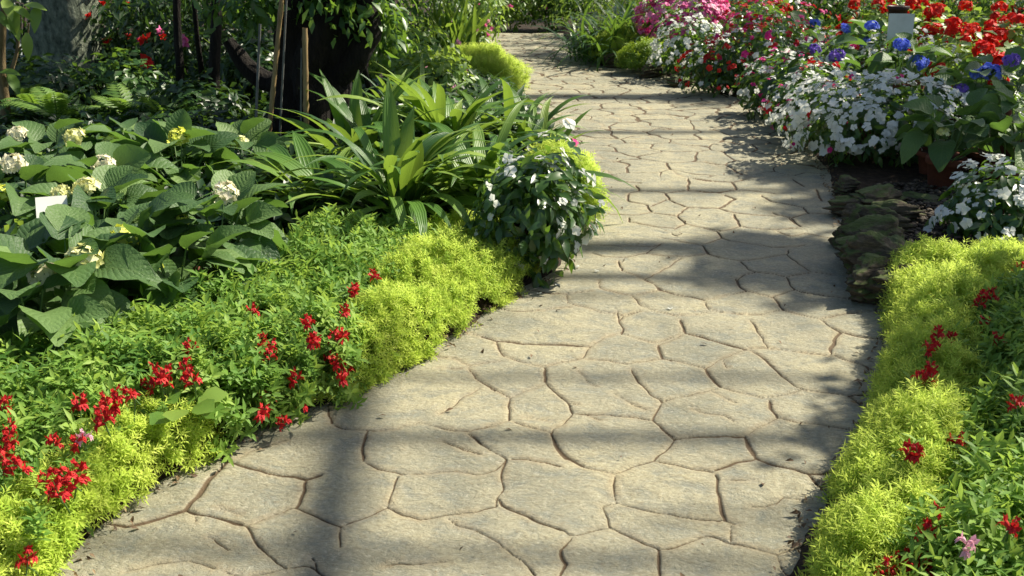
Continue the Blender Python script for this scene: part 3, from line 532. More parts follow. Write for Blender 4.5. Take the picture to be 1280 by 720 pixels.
flower_kit('redball', 'geranium', [M['scarlet']], .12); flower_kit('crimsonball', 'geranium', [M['red']], .10); flower_kit('bract', 'bract', [M['pink']], .07); flower_kit('palebract', 'bract', [M['palepink']], .07); flower_kit('redbract', 'bract', [M['scarlet']], .08)
for i, s in enumerate((.05, .075, .10, .13)): flower_kit('spike%d' % i, 'spike', [M['red'], M['stem']], s, 3)
flower_kit('pinkspike', 'spike', [M['palepink'], M['stem']], .045, 1)
def put_flower(key, parent, T, Mx, name='flower', i=0):
    o = bpy.data.objects.new(name, FL[key][i % len(FL[key])]); col.objects.link(o)
    from mathutils import Matrix
    m = Matrix([[*Mx[0], T[0]], [*Mx[1], T[1]], [*Mx[2], T[2]], [0, 0, 0, 1]])
    o.matrix_world = m; o.parent = parent; o.matrix_parent_inverse = parent.matrix_basis.inverted(); o.matrix_basis = m
    return o
def flowers_on(parent, c, rad, spec, r, seed, lumpy=.45, out=1.02, zmin=.0, up=.45, size=1., name='flower', face=None):
    for key, n in spec:
        k = 0; xT, xF = [], []
        while k < n:
            d = nrm(r.normal(size=3)); 
            if d[2] < zmin or (face is not None and d @ face < -.25): continue
            lump = 1 - lumpy + 2 * lumpy * noise((d * 2.2 + seed)[None], 2)[0]
            T = np.asarray(c) + d * np.asarray(rad) * lump * out * r.uniform(.93, 1.04)
            nn = nrm(d + np.array([0, 0, up]) + r.normal(size=3) * .42)
            F_ = up_frames(nn[None], r.uniform(0, 6.28, 1))[0] * size * r.uniform(.65, 1.25)
            if k < 100: put_flower(key, parent, T, F_, name, k)
            else: xT.append(T); xF.append(F_)
            k += 1
        if xT:                               # past a hundred the rest of the blooms are one part
            me = FL[key][0]; v = np.zeros(len(me.vertices) * 3); me.vertices.foreach_get('co', v); fs = [(len(p.vertices), list(p.vertices), p.material_index) for p in me.polygons]
            xm = MB()
            for mi in (0, 1):
                fq = np.array([q[1] for q in fs if q[2] == mi])
                if len(fq): xm.inst((v.reshape(-1, 3), fq, np.zeros((len(me.vertices), 2))), np.array(xT), np.array(xF), r.uniform(0, 1, len(xT)), mi)
            o = xm.build('small_blooms', list(me.materials), parent); o['kind'] = 'stuff'
FACE = nrm(np.array([-.25, -1., .35]))
def impatiens(label, base, rx, ry, H, spec, n, seed, mat='imp', L=.062, group='impatiens bushes along the path', size=1., name='impatiens_bush', zmin=-.1, face=FACE, lumpy=.3):
    base = np.asarray(base, float); r = np.random.default_rng(seed); t = thing(name, base, label, 'flowering plant', group); c = base + [0, 0, H * .45]
    mb = MB(); rad = (rx, ry, H * .55)
    bush_leaves(mb, c, rad, n, L, L * .46, r, seed, 3, .35, .12, -.8, (.35, 1.), 0, .3, lumpy)
    mb.build('foliage', M[mat], t)
    sm = MB()
    for i in range(9):
        a = r.uniform(0, 6.28); e = c + np.array([math.cos(a) * rx * .6, math.sin(a) * ry * .6, H * .1])
        v, f, u = rings(curve([base + [math.cos(a) * .03, math.sin(a) * .03, -.02], (base + e) / 2 + [0, 0, -.02], e], 7), np.linspace(.007, .003, 7), 6); sm.raw(v, f, u, r.uniform())
    sm.build('stem', M['redstem'], t)
    flowers_on(t, c, rad, spec, r, seed, lumpy, 1.05, zmin, size=size, face=face)
    return t
def strap(mb, base, az, el0, L, W, droop, r, petiole=.25, n=12, twist=0., fold=.16, profile='blade', m=0):
    """one arching leaf: starts at elevation el0 and bends over by droop radians"""
    t = np.linspace(0, 1, n); e = el0 - droop * t ** 1.6; a = az + twist * t ** 2
    d = np.stack([np.cos(a) * np.cos(e), np.sin(a) * np.cos(e), np.sin(e)], -1); C = np.asarray(base) + np.concatenate([[np.zeros(3)], np.cumsum((d[:-1] + d[1:]) / 2 * L / (n - 1), axis=0)])
    side = np.stack([-np.sin(a), np.cos(a), 0 * a], -1); side = nrm(side + r.normal(size=3) * .12); N_ = np.cross(d, side); N_ = np.where(N_[:, 2:3] < 0, N_, N_) 
    if profile == 'blade': u = np.clip((t - petiole) / (1 - petiole), 0, 1); w_ = W / 2 * np.sin(np.pi * np.clip(u, 0, .985) ** .75) ** .8 + .006 * (t < .9)
    else: w_ = W / 2 * np.clip((1 - t) * 3.2, .03, 1) ** .7 * (.65 + .35 * np.clip(t * 4, 0, 1))
    wav = .06 * np.sin(t * 9 + r.uniform(0, 6))
    rows_ = []; uv = []
    for j, (k, uu) in enumerate(((-1, 0), (-.5, .25), (0, .5), (.5, .75), (1, 1))):
        rows_.append(C + side * (k * w_)[:, None] - N_ * 0 + np.cross(side, d) * 0 + nrm(np.cross(d, side)) * ((abs(k) * fold * w_ + (wav * w_ * k if k else 0)))[:, None]); uv.append(np.stack([np.full(n, uu), t], -1))
    v = np.stack(rows_, 1).reshape(-1, 3); uv = np.stack(uv, 1).reshape(-1, 2); f = []
    for i in range(n - 1):
        for j in range(4): q = i * 5 + j; f.append((q, q + 1, q + 6, q + 5))
    mb.raw(v, f, uv, float(np.clip(r.normal(.5, .27), 0, 1)), m)
def strap_plant(name, label, base, leaves, seed, n, L, W, el=(.5, 1.4), droop=(.6, 1.8), az=(0, 6.28), mat='strap', profile='blade', petiole=.3, cat='plant', group=None, spread=.05):
    """leaves: hand placed (az deg, el0, L, W, droop); plus n random ones"""
    r = np.random.default_rng(seed); base = np.asarray(base, float); mb = MB()
    for a, e, l, w_, dr in leaves: strap(mb, base + r.normal(size=3) * [spread, spread, 0], R(a), e, l, w_, dr, r, petiole, 14, 0, .16, profile)
    for i in range(n):
        a = r.uniform(*az); q = r.uniform(.7, 1.15)
        strap(mb, base + r.normal(size=3) * [spread, spread, 0], a, r.uniform(*el), L * q, W * r.uniform(.8, 1.15), r.uniform(*droop), r, petiole, 12, r.normal() * .3, .16, profile)
    o = mb.build(name, M[mat]); return tag(o, label, cat, group)
def pot(parent, c, r_, h, mat='terracotta', name='pot'):
    v, f = lathe([(.01, 0), (r_ * .72, 0), (r_ * .74, .01), (r_ * .95, h * .82), (r_ * 1.05, h * .82), (r_ * 1.08, h * .85), (r_ * 1.08, h * .98), (r_ * 1.05, h), (r_ * .96, h), (r_ * .93, h * .9), (.01, h * .88)])
    mb = MB(); mb.raw(v + np.asarray(c), f); o = mb.build(name, M[mat], parent)
    v, f = lathe([(.001, h * .93), (r_ * .5, h * .935), (r_ * .93, h * .91)], 20); mb = MB(); mb.raw(v + np.asarray(c), f); mb.build('soil', M['soil'], o); return o
HYD = [leaf_tpl(.17, .150, 7, f_, c_, p=.80, wave=w_, q=.58) for c_, f_, w_ in ((.15, .2, .004), (.4, .28, .005), (.65, .15, .006))]
def hydrangea(label, ctr, nleaf, heads, seed, size=1., Rr=.24, group='potted hydrangeas', potmat='terracotta', leafm='hyd'):
    """ctr: crown centre in the air; heads: [(key, px, py, z, scale)] placed where the photograph shows them"""
    r = np.random.default_rng(seed); ctr = np.asarray(ctr, float); base = np.array([ctr[0], ctr[1], .02])
    t = thing('potted_hydrangea', base, label, 'potted plant', group)
    pot(t, base, .12, max(.10, ctr[2] - .22)); mb = MB(); st = MB()
    for i in range(nleaf):
        a = i * 2.4 + r.uniform(-.5, .5); lev = (i + .5) / nleaf; rho = Rr * (.25 + .75 * lev ** .5) * r.uniform(.8, 1.15) * .62
        p = ctr + np.array([math.cos(a) * rho, math.sin(a) * rho, .10 * (1 - 1.7 * lev) + r.normal() * .025])
        el = .72 - .95 * lev + r.normal() * .28; d = np.array([math.cos(a) * math.cos(el), math.sin(a) * math.cos(el), math.sin(el)])
        nn = np.array([-math.cos(a) * math.sin(el), -math.sin(a) * math.sin(el), math.cos(el)]) + r.normal(size=3) * .38
        mb.inst(HYD[i % 3], p[None], frames(d[None], nn[None]) * size * r.uniform(.75, 1.15), np.array([np.clip(r.normal(.5, .25), 0, 1)]))
        if i % 2 == 0:
            v, f, u = rings(curve([base + [0, 0, max(.08, ctr[2] - .26)], (base + p) / 2 + [0, 0, .06], p], 6), np.full(6, .004), 5); st.raw(v, f, u, .5)
    mb.build('foliage', M[leafm], t); st.build('stem', M['stem'], t)
    for k, (key, px, py, dz, s) in enumerate(heads):
        ray = PD(px, py, 1.) - np.array([0, 0, CAM_H]); tt = ((ctr - np.array([0, 0, CAM_H])) @ ray) / (ray @ ray); q = np.array([0, 0, CAM_H]) + ray * (tt + dz * 1.5 - .07)
        put_flower(key, t, q, up_frames(np.array([[r.normal() * .2, -.3, 1.]]), np.array([r.uniform(0, 6)]))[0] * s, 'flower_head', k)
    return t
def shrub(name, label, base, rx, ry, H, n, L, W, mat, seed, spec=(), cat='shrub', group=None, trunk=True, lumpy=.45, fsize=1., zc=.5, shell=(.3, 1.), rows=2, fname='flower', face=None, barkm='bark'):
    r = np.random.default_rng(seed); base = np.asarray(base, float)
    t = thing(name, base, label, cat, group); c = base + [0, 0, H * zc]; rad = (rx, ry, H * (1 - zc) * 1.15); mb = MB()
    bush_leaves(mb, c, rad, n, L, W, r, seed, rows, .3, .12, -.95, shell, 0, .25, lumpy); mb.build('foliage', M[mat], t)
    if trunk:
        sm = MB()
        for i in range(7):
            a = r.uniform(0, 6.28); e = c + np.array([math.cos(a) * rx * .5, math.sin(a) * ry * .5, H * .15])
            v, f, u = rings(curve([base + [math.cos(a) * .04, math.sin(a) * .04, -.03], (base + e) / 2, e], 7), np.linspace(.012, .005, 7), 6); sm.raw(v, f, u)
        sm.build('stem', M[barkm], t)
    if spec: flowers_on(t, c, rad, spec, r, seed, lumpy, 1.0, -.3, size=fsize, name=fname, face=face)
    return t

SH = lambda px, py, h: P(px, py) + np.array([math.sin(SUN_AZ), math.cos(SUN_AZ), 0]) * h / math.tan(SUN_EL) + [0, 0, h]      # where something must hang to shade the ground seen at (px, py)
# ------------------------------------------------------------------ low edging plants
G = lambda px, py, z=.02: P(px, py, z)
mat_bed('sedum_mat', 'bright yellow-green sedum edging at the bottom left corner of the path', 'ground cover',
        [(10, 775, 0), (70, 722, 0), (138, 656, 0), (200, 608, 0), (262, 575, 0), (262, 540, .08), (238, 512, .12), (205, 485, .17), (140, 512, .17), (75, 560, .17), (20, 605, .17), (-40, 630, .17), (-120, 780, .15)],
        .20, .13, 4800, SEDUM, M['sedum'], 1)
mat_bed('sedum_mat', 'yellow-green sedum edging between the snapdragons and the left white impatiens bush', 'ground cover',
        [(432, 497, 0), (470, 476, 0), (505, 457, 0), (545, 437, 0), (600, 398, 0), (658, 358, 0), (668, 335, .05), (660, 285, .2), (600, 270, .2), (535, 285, .2), (480, 312, .2), (440, 350, .2), (425, 420, .18)],
        .22, .15, 4600, SEDUM, M['sedum'], 2)
mat_bed('sedum_mat', 'long strip of yellow-green sedum along the right edge of the path', 'ground cover',
        [(1010, 790, 0), (1038, 692, 0), (1056, 615, 0), (1092, 548, 0), (1104, 472, 0), (1120, 412, 0), (1106, 372, 0), (1125, 348, .05), (1165, 318, .18), (1215, 305, .2), (1300, 300, .2), (1290, 335, .2), (1255, 385, .2), (1245, 470, .2), (1210, 560, .2), (1175, 640, .2), (1130, 790, .2)],
        .22, .15, 4400, SEDUM, M['sedum'], 3)
mat_bed('snapdragon_foliage', 'mass of green snapdragon leaves between the hydrangeas and the left path edge', 'ground cover',
        [(245, 582, 0), (290, 560, 0), (335, 532, 0), (405, 506, 0), (446, 490, 0), (440, 425, .2), (470, 370, .2), (505, 330, .2), (575, 285, .24), (525, 268, .26), (380, 268, .26), (330, 312, .26), (250, 340, .26), (150, 375, .26), (0, 415, .26), (-90, 440, .26), (-100, 650, .2), (20, 612, .2), (75, 570, .2), (140, 520, .2), (205, 492, .2), (240, 522, .1)],
        .19, .16, 950, SNAP, M['snap'], 4, clumps=6., layers=(0., .6, .82), jit=.45)
mat_bed('snapdragon_foliage', 'mass of darker green snapdragon leaves right of the sedum strip', 'ground cover',
        [(1110, 800, .2), (1150, 655, .2), (1190, 560, .2), (1220, 470, .2), (1225, 385, .2), (1265, 345, .2), (1310, 322, .2), (1900, 322, .2), (2100, 800, .2)],
        .21, .16, 1000, SNAP, M['snap'], 5, clumps=6., layers=(0., .6, .82), jit=.45)
GC = []
for s_ in range(5):
    r = np.random.default_rng(s_ + 70); GC.append(merge_tpl([xf(leaf_tpl(r.uniform(.06, .10), r.uniform(.03, .05), 2, .12, .25), frames(np.array([[math.cos(i * 2.4), math.sin(i * 2.4), r.uniform(-.2, .7)]]), np.array([[0, 0, 1.]]))[0], (0, 0, .03 + .012 * i)) for i in range(8)]))
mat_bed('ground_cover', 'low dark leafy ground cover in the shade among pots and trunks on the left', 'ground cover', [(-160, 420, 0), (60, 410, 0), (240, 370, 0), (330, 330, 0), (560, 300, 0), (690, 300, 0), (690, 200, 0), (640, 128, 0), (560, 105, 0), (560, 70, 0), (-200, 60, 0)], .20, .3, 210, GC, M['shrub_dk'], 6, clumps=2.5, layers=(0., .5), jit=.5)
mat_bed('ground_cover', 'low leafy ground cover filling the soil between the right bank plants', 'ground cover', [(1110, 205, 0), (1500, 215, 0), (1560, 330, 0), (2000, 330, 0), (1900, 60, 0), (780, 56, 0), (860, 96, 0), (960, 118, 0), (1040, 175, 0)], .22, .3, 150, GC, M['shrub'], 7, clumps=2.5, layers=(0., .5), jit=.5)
def clump(label, px, py, z, rx, ry, H, seed, n=500, mat='sedum', size=1.3):
    c = G(px, py, z); return mound('sedum_clump', label, c, rx, ry, H, SEDUM, M[mat], n, seed, size, 'rounded sedum clumps')
clump('small yellow-green sedum tuft among the snapdragon leaves near the left path edge', 390, 488, .02, .10, .08, .13, 11, 180, size=1.)
c = G(606, 112); mound('sedum_clump', 'large rounded yellow-green sedum cushion at the far left bend of the path', c + [-.12, .1, 0], .50, .45, .38, SEDUM, M['sedum'], 2300, 12, 1.45, 'rounded sedum clumps')
c = G(722, 285); mound('sedum_clump', 'yellow sedum cushion peeking out behind the left white impatiens bush', c + [-.11, .28, 0], .24, .22, .36, SEDUM, M['sedum'], 800, 13, 1.2, 'rounded sedum clumps')
c = G(778, 80); mound('sedum_clump', 'far right sedum clump between dark grass and pink azalea', c + [.1, .2, .05], .40, .28, .30, SEDUM, M['sedum'], 900, 14, 1.9, 'rounded sedum clumps')
c = G(822, 92); mound('sedum_clump', 'low greener sedum clump at the foot of the farthest white impatiens', c + [-.08, .2, .05], .30, .25, .24, SEDUM, M['sedum_dark'], 500, 15, 1.8, 'rounded sedum clumps')
# broad pale weed among the snapdragons
r = np.random.default_rng(3); mb = MB(); b0 = G(235, 545, .1)
for i in range(9):
    a = i * 2.4; d = np.array([math.cos(a), math.sin(a), .25]); mb.inst(leaf_tpl(.085, .085, 3, .08, .2, p=1.1), (b0 + [math.cos(a) * .05, math.sin(a) * .05, .08 + .02 * (i % 3)])[None], frames(d[None], np.array([[0, -.3, 1.]])), np.array([r.uniform()]))
tag(mb.build('broadleaf_weed', M['shrub_lt']), 'pale round-leaved seedling at the end of the front left sedum', 'plant')

# ------------------------------------------------------------------ red snapdragons, plant by plant
def snapdragon(px, py, spikes, label, seed, blush=False):
    r = np.random.default_rng(seed + 500); z = surf_z(px, py); tip = P(px, py, z); base = np.array([tip[0], tip[1], .03])
    t = thing('snapdragon', base, label, 'snapdragon', 'red snapdragons')
    mb = MB(); k = 0
    for i in range(5):
        q = base + np.r_[r.normal(size=2) * .025, .11 + r.uniform(-.03, .02)]
        mb.inst(SNAP[i], q[None], up_frames(np.array([[r.normal() * .2, r.normal() * .2, 1]]), np.array([r.uniform(0, 6)])), np.array([np.clip(r.normal(.5, .2), 0, 1)]))
    mb.build('foliage', M['snap'], t)
    for dx, dy, s in spikes:
        q = P(px + dx, py + dy, z + .032); L_ = (.05, .075, .10, .13)[s]
        lean = np.array([[r.normal() * .28, r.normal() * .28, 1]])
        sm = MB(); e = q - lean[0] * L_ * .45
        v, f, u = rings(curve([base, (base + e) / 2 + [r.normal() * .01, 0, 0], e], 6), np.full(6, .0026), 5); sm.raw(v, f, u, .5); sm.build('stem', M['stem'], t)
        put_flower('pinkspike' if (blush and k == 0) else 'spike%d' % s, t, e, up_frames(lean, np.array([r.uniform(0, 6)]))[0] * .82, 'flower_spike', r.integers(0, 3)); k += 1
SN = [
 (8, 500, [(0, 0, 1), (4, 35, 2)], 'red snapdragon at the left frame edge, highest of the three there'),
 (10, 560, [(0, -8, 3), (-8, 10, 2), (6, 18, 1)], 'full red snapdragon at the left frame edge above the sedum'),
 (100, 497, [(0, 0, 1)], 'short red snapdragon left of the big double-spiked one'),
 (136, 500, [(-4, 0, 3), (8, -8, 2), (-10, 14, 2), (22, -12, 1)], 'thick group of red snapdragon spikes above the front left sedum'),
 (106, 543, [(0, 0, 0), (-10, 6, 0)], 'snapdragon with one blush white bloom above the front left sedum'),
 (70, 592, [(0, -4, 2), (-12, 4, 1), (12, 6, 2), (0, 18, 1)], 'broad red snapdragon half sunk in the front left sedum'),
 (98, 583, [(0, 0, 2)], 'single red snapdragon spike leaning over the front left sedum'),
 (66, 548, [(0, 0, 0)], 'tiny red snapdragon bud behind the broad one in the sedum'),
 (36, 690, [(0, 0, 1)], 'lone fallen red snapdragon bloom in the bottom left sedum'),
 (200, 458, [(-6, 4, 2), (8, 2, 1), (0, 12, 1)], 'red snapdragon left of the tall pair in mid bed'),
 (236, 448, [(0, -18, 1), (-3, 5, 2), (2, 20, 1)], 'tall double red snapdragon spike in the middle of the left bed'),
 (333, 428, [(-4, -6, 2), (6, 4, 2)], 'red snapdragon standing alone halfway between hydrangeas and path'),
 (315, 384, [(0, 0, 0)], 'small red snapdragon near the potted hydrangeas'),
 (331, 495, [(0, 0, 2), (0, 14, 1)], 'red snapdragon low beside the path edge left of the sedum tuft'),
 (352, 523, [(0, 0, 0)], 'red snapdragon hanging over the left path edge'),
 (368, 466, [(0, 0, 1)], 'red snapdragon just above the small sedum tuft'),
 (376, 504, [(0, 0, 0)], 'small red snapdragon between sedum tuft and path edge'),
 (394, 420, [(0, 0, 0), (-4, 2, 0)], 'left one of the row of red snapdragon heads before the sedum'),
 (424, 416, [(-6, 0, 1), (6, 0, 1)], 'double red snapdragon head touching the middle sedum edging'),
 (430, 384, [(0, 0, 1)], 'red snapdragon head beside the inner corner of the middle sedum'),
 (444, 358, [(0, 0, 1), (-4, 2, 0)], 'red snapdragon below the topmost one by the middle sedum'),
 (467, 340, [(0, 0, 1)], 'topmost red snapdragon at the back of the middle sedum'),
 (416, 448, [(0, 0, 1), (-4, -4, 0)], 'red snapdragon right of the small sedum tuft'),
 (432, 460, [(0, 0, 1), (-4, 8, 0)], 'lowest red snapdragon at the foot of the middle sedum'),
 (383, 398, [(0, 0, 0)], 'faint red snapdragon bud in the left bed behind the row'),
 (185, 480, [(0, 0, 0)], 'small red snapdragon bud beside the thick group of spikes'),
 (1231, 370, [(-4, 0, 2), (10, -6, 1)], 'red snapdragon at the back of the right bed'),
 (1232, 405, [(0, -4, 1), (2, 6, 0)], 'red snapdragon under the back one in the right bed'),
 (1168, 424, [(0, 2, 1), (-6, 8, 0), (4, -12, 0)], 'red snapdragon in the right sedum strip, upper one'),
 (1190, 420, [(0, 0, 0)], 'small red snapdragon at the inner rim of the right sedum strip'),
 (1160, 464, [(-6, 4, 0), (4, -6, 1), (4, 8, 0)], 'red snapdragon in the middle of the right sedum strip'),
 (1246, 420, [(0, 0, 0)], 'dark red snapdragon bud in the right leaf mass'),
 (1143, 560, [(-2, -2, 1), (3, 4, 0)], 'red snapdragon beside the narrow waist of the right sedum strip'),
 (1166, 650, [(-6, 8, 1), (6, -8, 2)], 'red snapdragon just above the big bottom right one'),
 (1140, 696, [(-20, 2, 1), (-4, -4, 2), (12, 0, 2), (-32, 10, 1), (30, -6, 1), (0, 12, 2), (18, 10, 1)], 'big full red snapdragon at the bottom right corner'),
 (1210, 676, [(0, 0, 0)], 'small blush snapdragon right of the big bottom right one'),
 (1266, 655, [(0, 0, 0)], 'red snapdragon bud at the lower right frame edge'),
 (1197, 548, [(0, 0, 0)], 'dark red snapdragon bud in shade in the right leaf mass'),
 (1276, 330, [(0, 0, 1)], 'red snapdragon at the right frame edge below the white impatiens'),
 (1268, 498, [(0, 0, 0)], 'small red snapdragon bud at the right frame edge in mid bed'),
]
for i, (px, py, sp, lb) in enumerate(SN): snapdragon(px, py, sp, lb, i, blush='blush' in lb)

# ------------------------------------------------------------------ potted hydrangeas on the left
HY = [
 ((222, 200, .38), 13, [('yellowball', 223, 172, -.02, 1.)], 'potted hydrangea with a bright yellow head nearest the dark tree trunk'),
 ((128, 228, .36), 12, [('blushball', 129, 205, -.02, .95), ('creamball', 93, 172, .04, .9)], 'potted hydrangea with a pinkish cream head behind the label card'),
 ((118, 268, .36), 12, [('creamball', 109, 235, -.02, 1.), ('creamball', 77, 241, -.01, .7)], 'potted hydrangea with a cream head just right of the label card'),
 ((268, 285, .36), 15, [('blushball', 281, 242, -.02, .95), ('yellowball', 226, 276, -.03, .55)], 'potted hydrangea with a pink-white head by the strap leaves'),
 ((160, 312, .34), 13, [('yellowball', 154, 298, -.03, 1.05), ('yellowball', 199, 338, -.04, .9)], 'potted hydrangea with two yellow heads in the middle front'),
 ((78, 352, .34), 14, [('creamball', 104, 326, -.03, 1.1), ('blushball', 58, 347, -.03, 1.)], 'potted hydrangea with one cream and one pink head at the front left'),
 ((8, 340, .33), 11, [('blushball', 2, 315, -.03, .8)], 'potted hydrangea cut by the left frame edge'),
 ((20, 248, .36), 11, [('yellowball', 4, 242, -.03, .8), ('blushball', 17, 205, .02, 1.)], 'potted hydrangea behind the label card at the far left'),
 ((290, 190, .33), 9, [('creamball', 300, 178, -.03, .9)], 'small potted hydrangea with one cream head at the strap leaf tips'),
 ((60, 196, .36), 10, [('blushball', 22, 168, .02, .9)], 'potted hydrangea at the back left under the slim sapling'),
 ((165, 190, .36), 10, [('creamball', 139, 178, -.02, .8)], 'shaded potted hydrangea with a greenish head in the back row'),
 ((215, 335, .30), 9, [], 'flowerless leafy hydrangea at the front of the pots'),
 ((36, 400, .28), 10, [], 'flowerless leafy hydrangea above the left snapdragons'),
]
for i, (c_, n, hd, lb) in enumerate(HY): hydrangea(lb, P(*c_), n + 22, [(k_, x_, y_, d_, s_ * 1.2) for k_, x_, y_, d_, s_ in hd], 60 + i, 1.08, .38)
def card(label, px, py, z, w_, h_, tilt, yaw, stakeh, group=None):
    c = P(px, py, z); t = thing('label_card', [c[0], c[1], .03], label, 'plant label', group)
    mb = MB(); v, f = box((-w_ / 2, -.002, 0), (w_ / 2, .002, h_)); ca, sa, cy_, sy = math.cos(tilt), math.sin(tilt), math.cos(yaw), math.sin(yaw)
    Rx = np.array([[1, 0, 0], [0, ca, -sa], [0, sa, ca]]); Rz = np.array([[cy_, -sy, 0], [sy, cy_, 0], [0, 0, 1]])
    mb.raw(v @ (Rz @ Rx).T + c, f); mb.build('card', M['card'], t, False)
    mb = MB(); v, f, u = rings(np.array([[c[0], c[1] + .008, -.02], [c[0], c[1] + .008, c[2] + .01]]), [.005, .005], 8); mb.raw(v, f, u); mb.build('stake', M['wire'], t)
card('blank white plant card lying among the left hydrangeas', 66, 275, .42, .13, .12, -.75, .35, .4)

# ------------------------------------------------------------------ strap leaved clumps
def Az(deg): return deg
strap_plant('broadleaf_lily', 'tall broad-leaved lily clump with upright bright blades beside the sedum edging', G(500, 300), [
  (100, 1.50, .90, .085, .45), (-60, 1.45, .66, .10, .5), (-30, 1.3, .62, .10, .9), (70, 1.42, .78, .10, .6), (20, 1.25, .70, .09, 1.0), (150, 1.2, .62, .09, 1.1), (-110, 1.2, .50, .10, 1.2), (0, .95, .72, .10, 1.4), (-20, 1.0, .70, .09, 1.8), (200, 1.1, .58, .09, 1.4), (-140, 1.0, .5, .10, 1.6), (50, 1.2, .75, .09, 1.0)], 31, 110, .92, .052, (.75, 1.5), (1.2, 2.6), group='broad-leaved lily clumps', petiole=.35)
strap_plant('broadleaf_lily', 'arching lily clump whose long leaves reach over the impatiens bush', G(595, 285), [
  (-10, 1.0, .72, .085, 1.6), (10, .9, .70, .09, 1.5), (-35, .95, .75, .08, 1.9), (-60, .85, .62, .08, 1.8), (30, 1.1, .8, .09, 1.3)], 32, 80, .92, .058, (.6, 1.35), (1., 2.0), group='broad-leaved lily clumps', petiole=.2)
strap_plant('broadleaf_lily', 'lily clump with leaves arching left towards the hydrangea pots', G(405, 285), [
  (175, 1.05, .85, .085, 1.5), (160, 1.1, .78, .085, 1.4), (190, .9, .70, .08, 1.3), (-150, .85, .6, .085, 1.4), (120, 1.2, .7, .1, 1.)], 33, 66, .80, .055, (.5, 1.25), (1., 1.9), group='broad-leaved lily clumps', petiole=.22)
strap_plant('broadleaf_lily', 'lily clump behind the tall one, its dark leaves before the far sedum', G(560, 215), [
  (10, 1.2, .85, .09, 1.2), (45, 1.15, .95, .09, 1.0), (-15, 1.05, .85, .09, 1.5), (120, 1.25, .8, .09, .9)], 34, 74, .95, .065, (.6, 1.4), (.7, 1.7), group='broad-leaved lily clumps', petiole=.3)
strap_plant('broadleaf_lily', 'lily clump in half shade right of the thick dark trunk', G(455, 225), [
  (90, 1.35, .8, .09, .6), (30, 1.2, .8, .09, 1.1)], 35, 56, .85, .062, (.6, 1.4), (.7, 1.7), group='broad-leaved lily clumps', petiole=.3)
strap_plant('broadleaf_lily', 'low dark lily clump between the arching one and the far sedum cushion', G(618, 200), [], 43, 60, .75, .058, (.5, 1.35), (.8, 2.0), group='broad-leaved lily clumps', petiole=.3, spread=.12)
strap_plant('broadleaf_lily', 'lily clump at the path edge behind the left white impatiens bush', G(655, 215), [], 44, 50, .62, .05, (.5, 1.35), (.8, 2.0), group='broad-leaved lily clumps', petiole=.3, spread=.1)
strap_plant('spider_plant', 'thin pale-leaved spider plant between the hydrangeas and lily clumps', G(345, 300), [], 36, 60, .36, .022, (.3, 1.3), (1.2, 2.2), mat='strap', profile='strap')
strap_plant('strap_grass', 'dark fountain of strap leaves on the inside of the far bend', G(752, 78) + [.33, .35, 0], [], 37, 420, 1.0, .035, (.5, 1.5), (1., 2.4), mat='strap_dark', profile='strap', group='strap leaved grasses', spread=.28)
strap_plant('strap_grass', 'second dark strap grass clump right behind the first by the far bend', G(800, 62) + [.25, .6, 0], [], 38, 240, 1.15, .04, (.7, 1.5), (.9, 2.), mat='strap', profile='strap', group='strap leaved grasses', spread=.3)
strap_plant('strap_grass', 'upright sword-leaved clump left of the far path end', G(560, 90) + [0, .8, 0], [], 39, 70, 1.0, .05, (1.1, 1.55), (.2, .9), mat='strap', profile='strap', group='strap leaved grasses', spread=.2)
strap_plant('strap_grass', 'pale sword-leaved clump behind the bamboo stakes', G(365, 150) + [0, 2.2, 0], [], 40, 40, 1.0, .06, (.8, 1.5), (.4, 1.3), mat='strap', profile='strap', group='strap leaved grasses', spread=.15)
strap_plant('strap_grass', 'narrow-leaved tuft between the two dark saplings and the thick trunk', G(292, 165) + [0, .8, 0], [], 41, 45, .8, .035, (.8, 1.5), (.7, 1.6), mat='strap', profile='strap', group='strap leaved grasses', spread=.12)
strap_plant('strap_grass', 'tuft of strap leaves beneath the pink flowering bush', G(485, 175) + [0, .5, 0], [], 42, 45, .75, .05, (.6, 1.4), (.8, 1.8), mat='strap', profile='strap', group='strap leaved grasses', spread=.15)

# ------------------------------------------------------------------ impatiens
b = G(672, 352); impatiens('loose white impatiens bush leaning over the left path edge', b + [.0, .16, 0], .27, .26, .68, [('white', 36), ('pinkwhite', 2), ('magenta', 1)], 1400, 71, L=.080, size=1.35, zmin=-.7, lumpy=.36)
b = G(1250, 318); impatiens('white impatiens bush above the right sedum strip', b + [.10, .22, 0], .35, .30, .42, [('white', 85)], 1000, 72, L=.08, size=1.3, zmin=-.4)
b = G(1092, 218); impatiens('largest white impatiens bush on the right bank', b + [.18, .42, 0], .66, .45, .62, [('white', 430), ('magenta', 12)], 1700, 73, L=.08, size=1.4, zmin=-.45)
b = G(1040, 190); impatiens('mixed impatiens with white and red flowers leaning onto the path', b + [-.04, .42, 0], .36, .36, .60, [('white', 120), ('red', 34), ('magenta', 12)], 1000, 74, L=.08, size=1.3, zmin=-.4)
b = G(985, 150); impatiens('impatiens with blush white flowers and a magenta corner', b + [-.02, .4, 0], .38, .34, .55, [('white', 80), ('pinkwhite', 14), ('magenta', 32)], 900, 75, L=.08, size=1.3, zmin=-.3)
b = G(1075, 130); impatiens('white and scarlet impatiens behind the largest white bush', b + [0, .4, .05], .60, .40, .62, [('white', 120), ('scarlet', 26), ('magenta', 16)], 900, 76, L=.08, size=1.35)
b = G(905, 122); impatiens('impatiens with rusty red and few white flowers at the path curve', b + [0, .35, 0], .42, .36, .55, [('red', 40), ('white', 26), ('scarlet', 24)], 800, 77, L=.08, size=1.35, zmin=-.4)
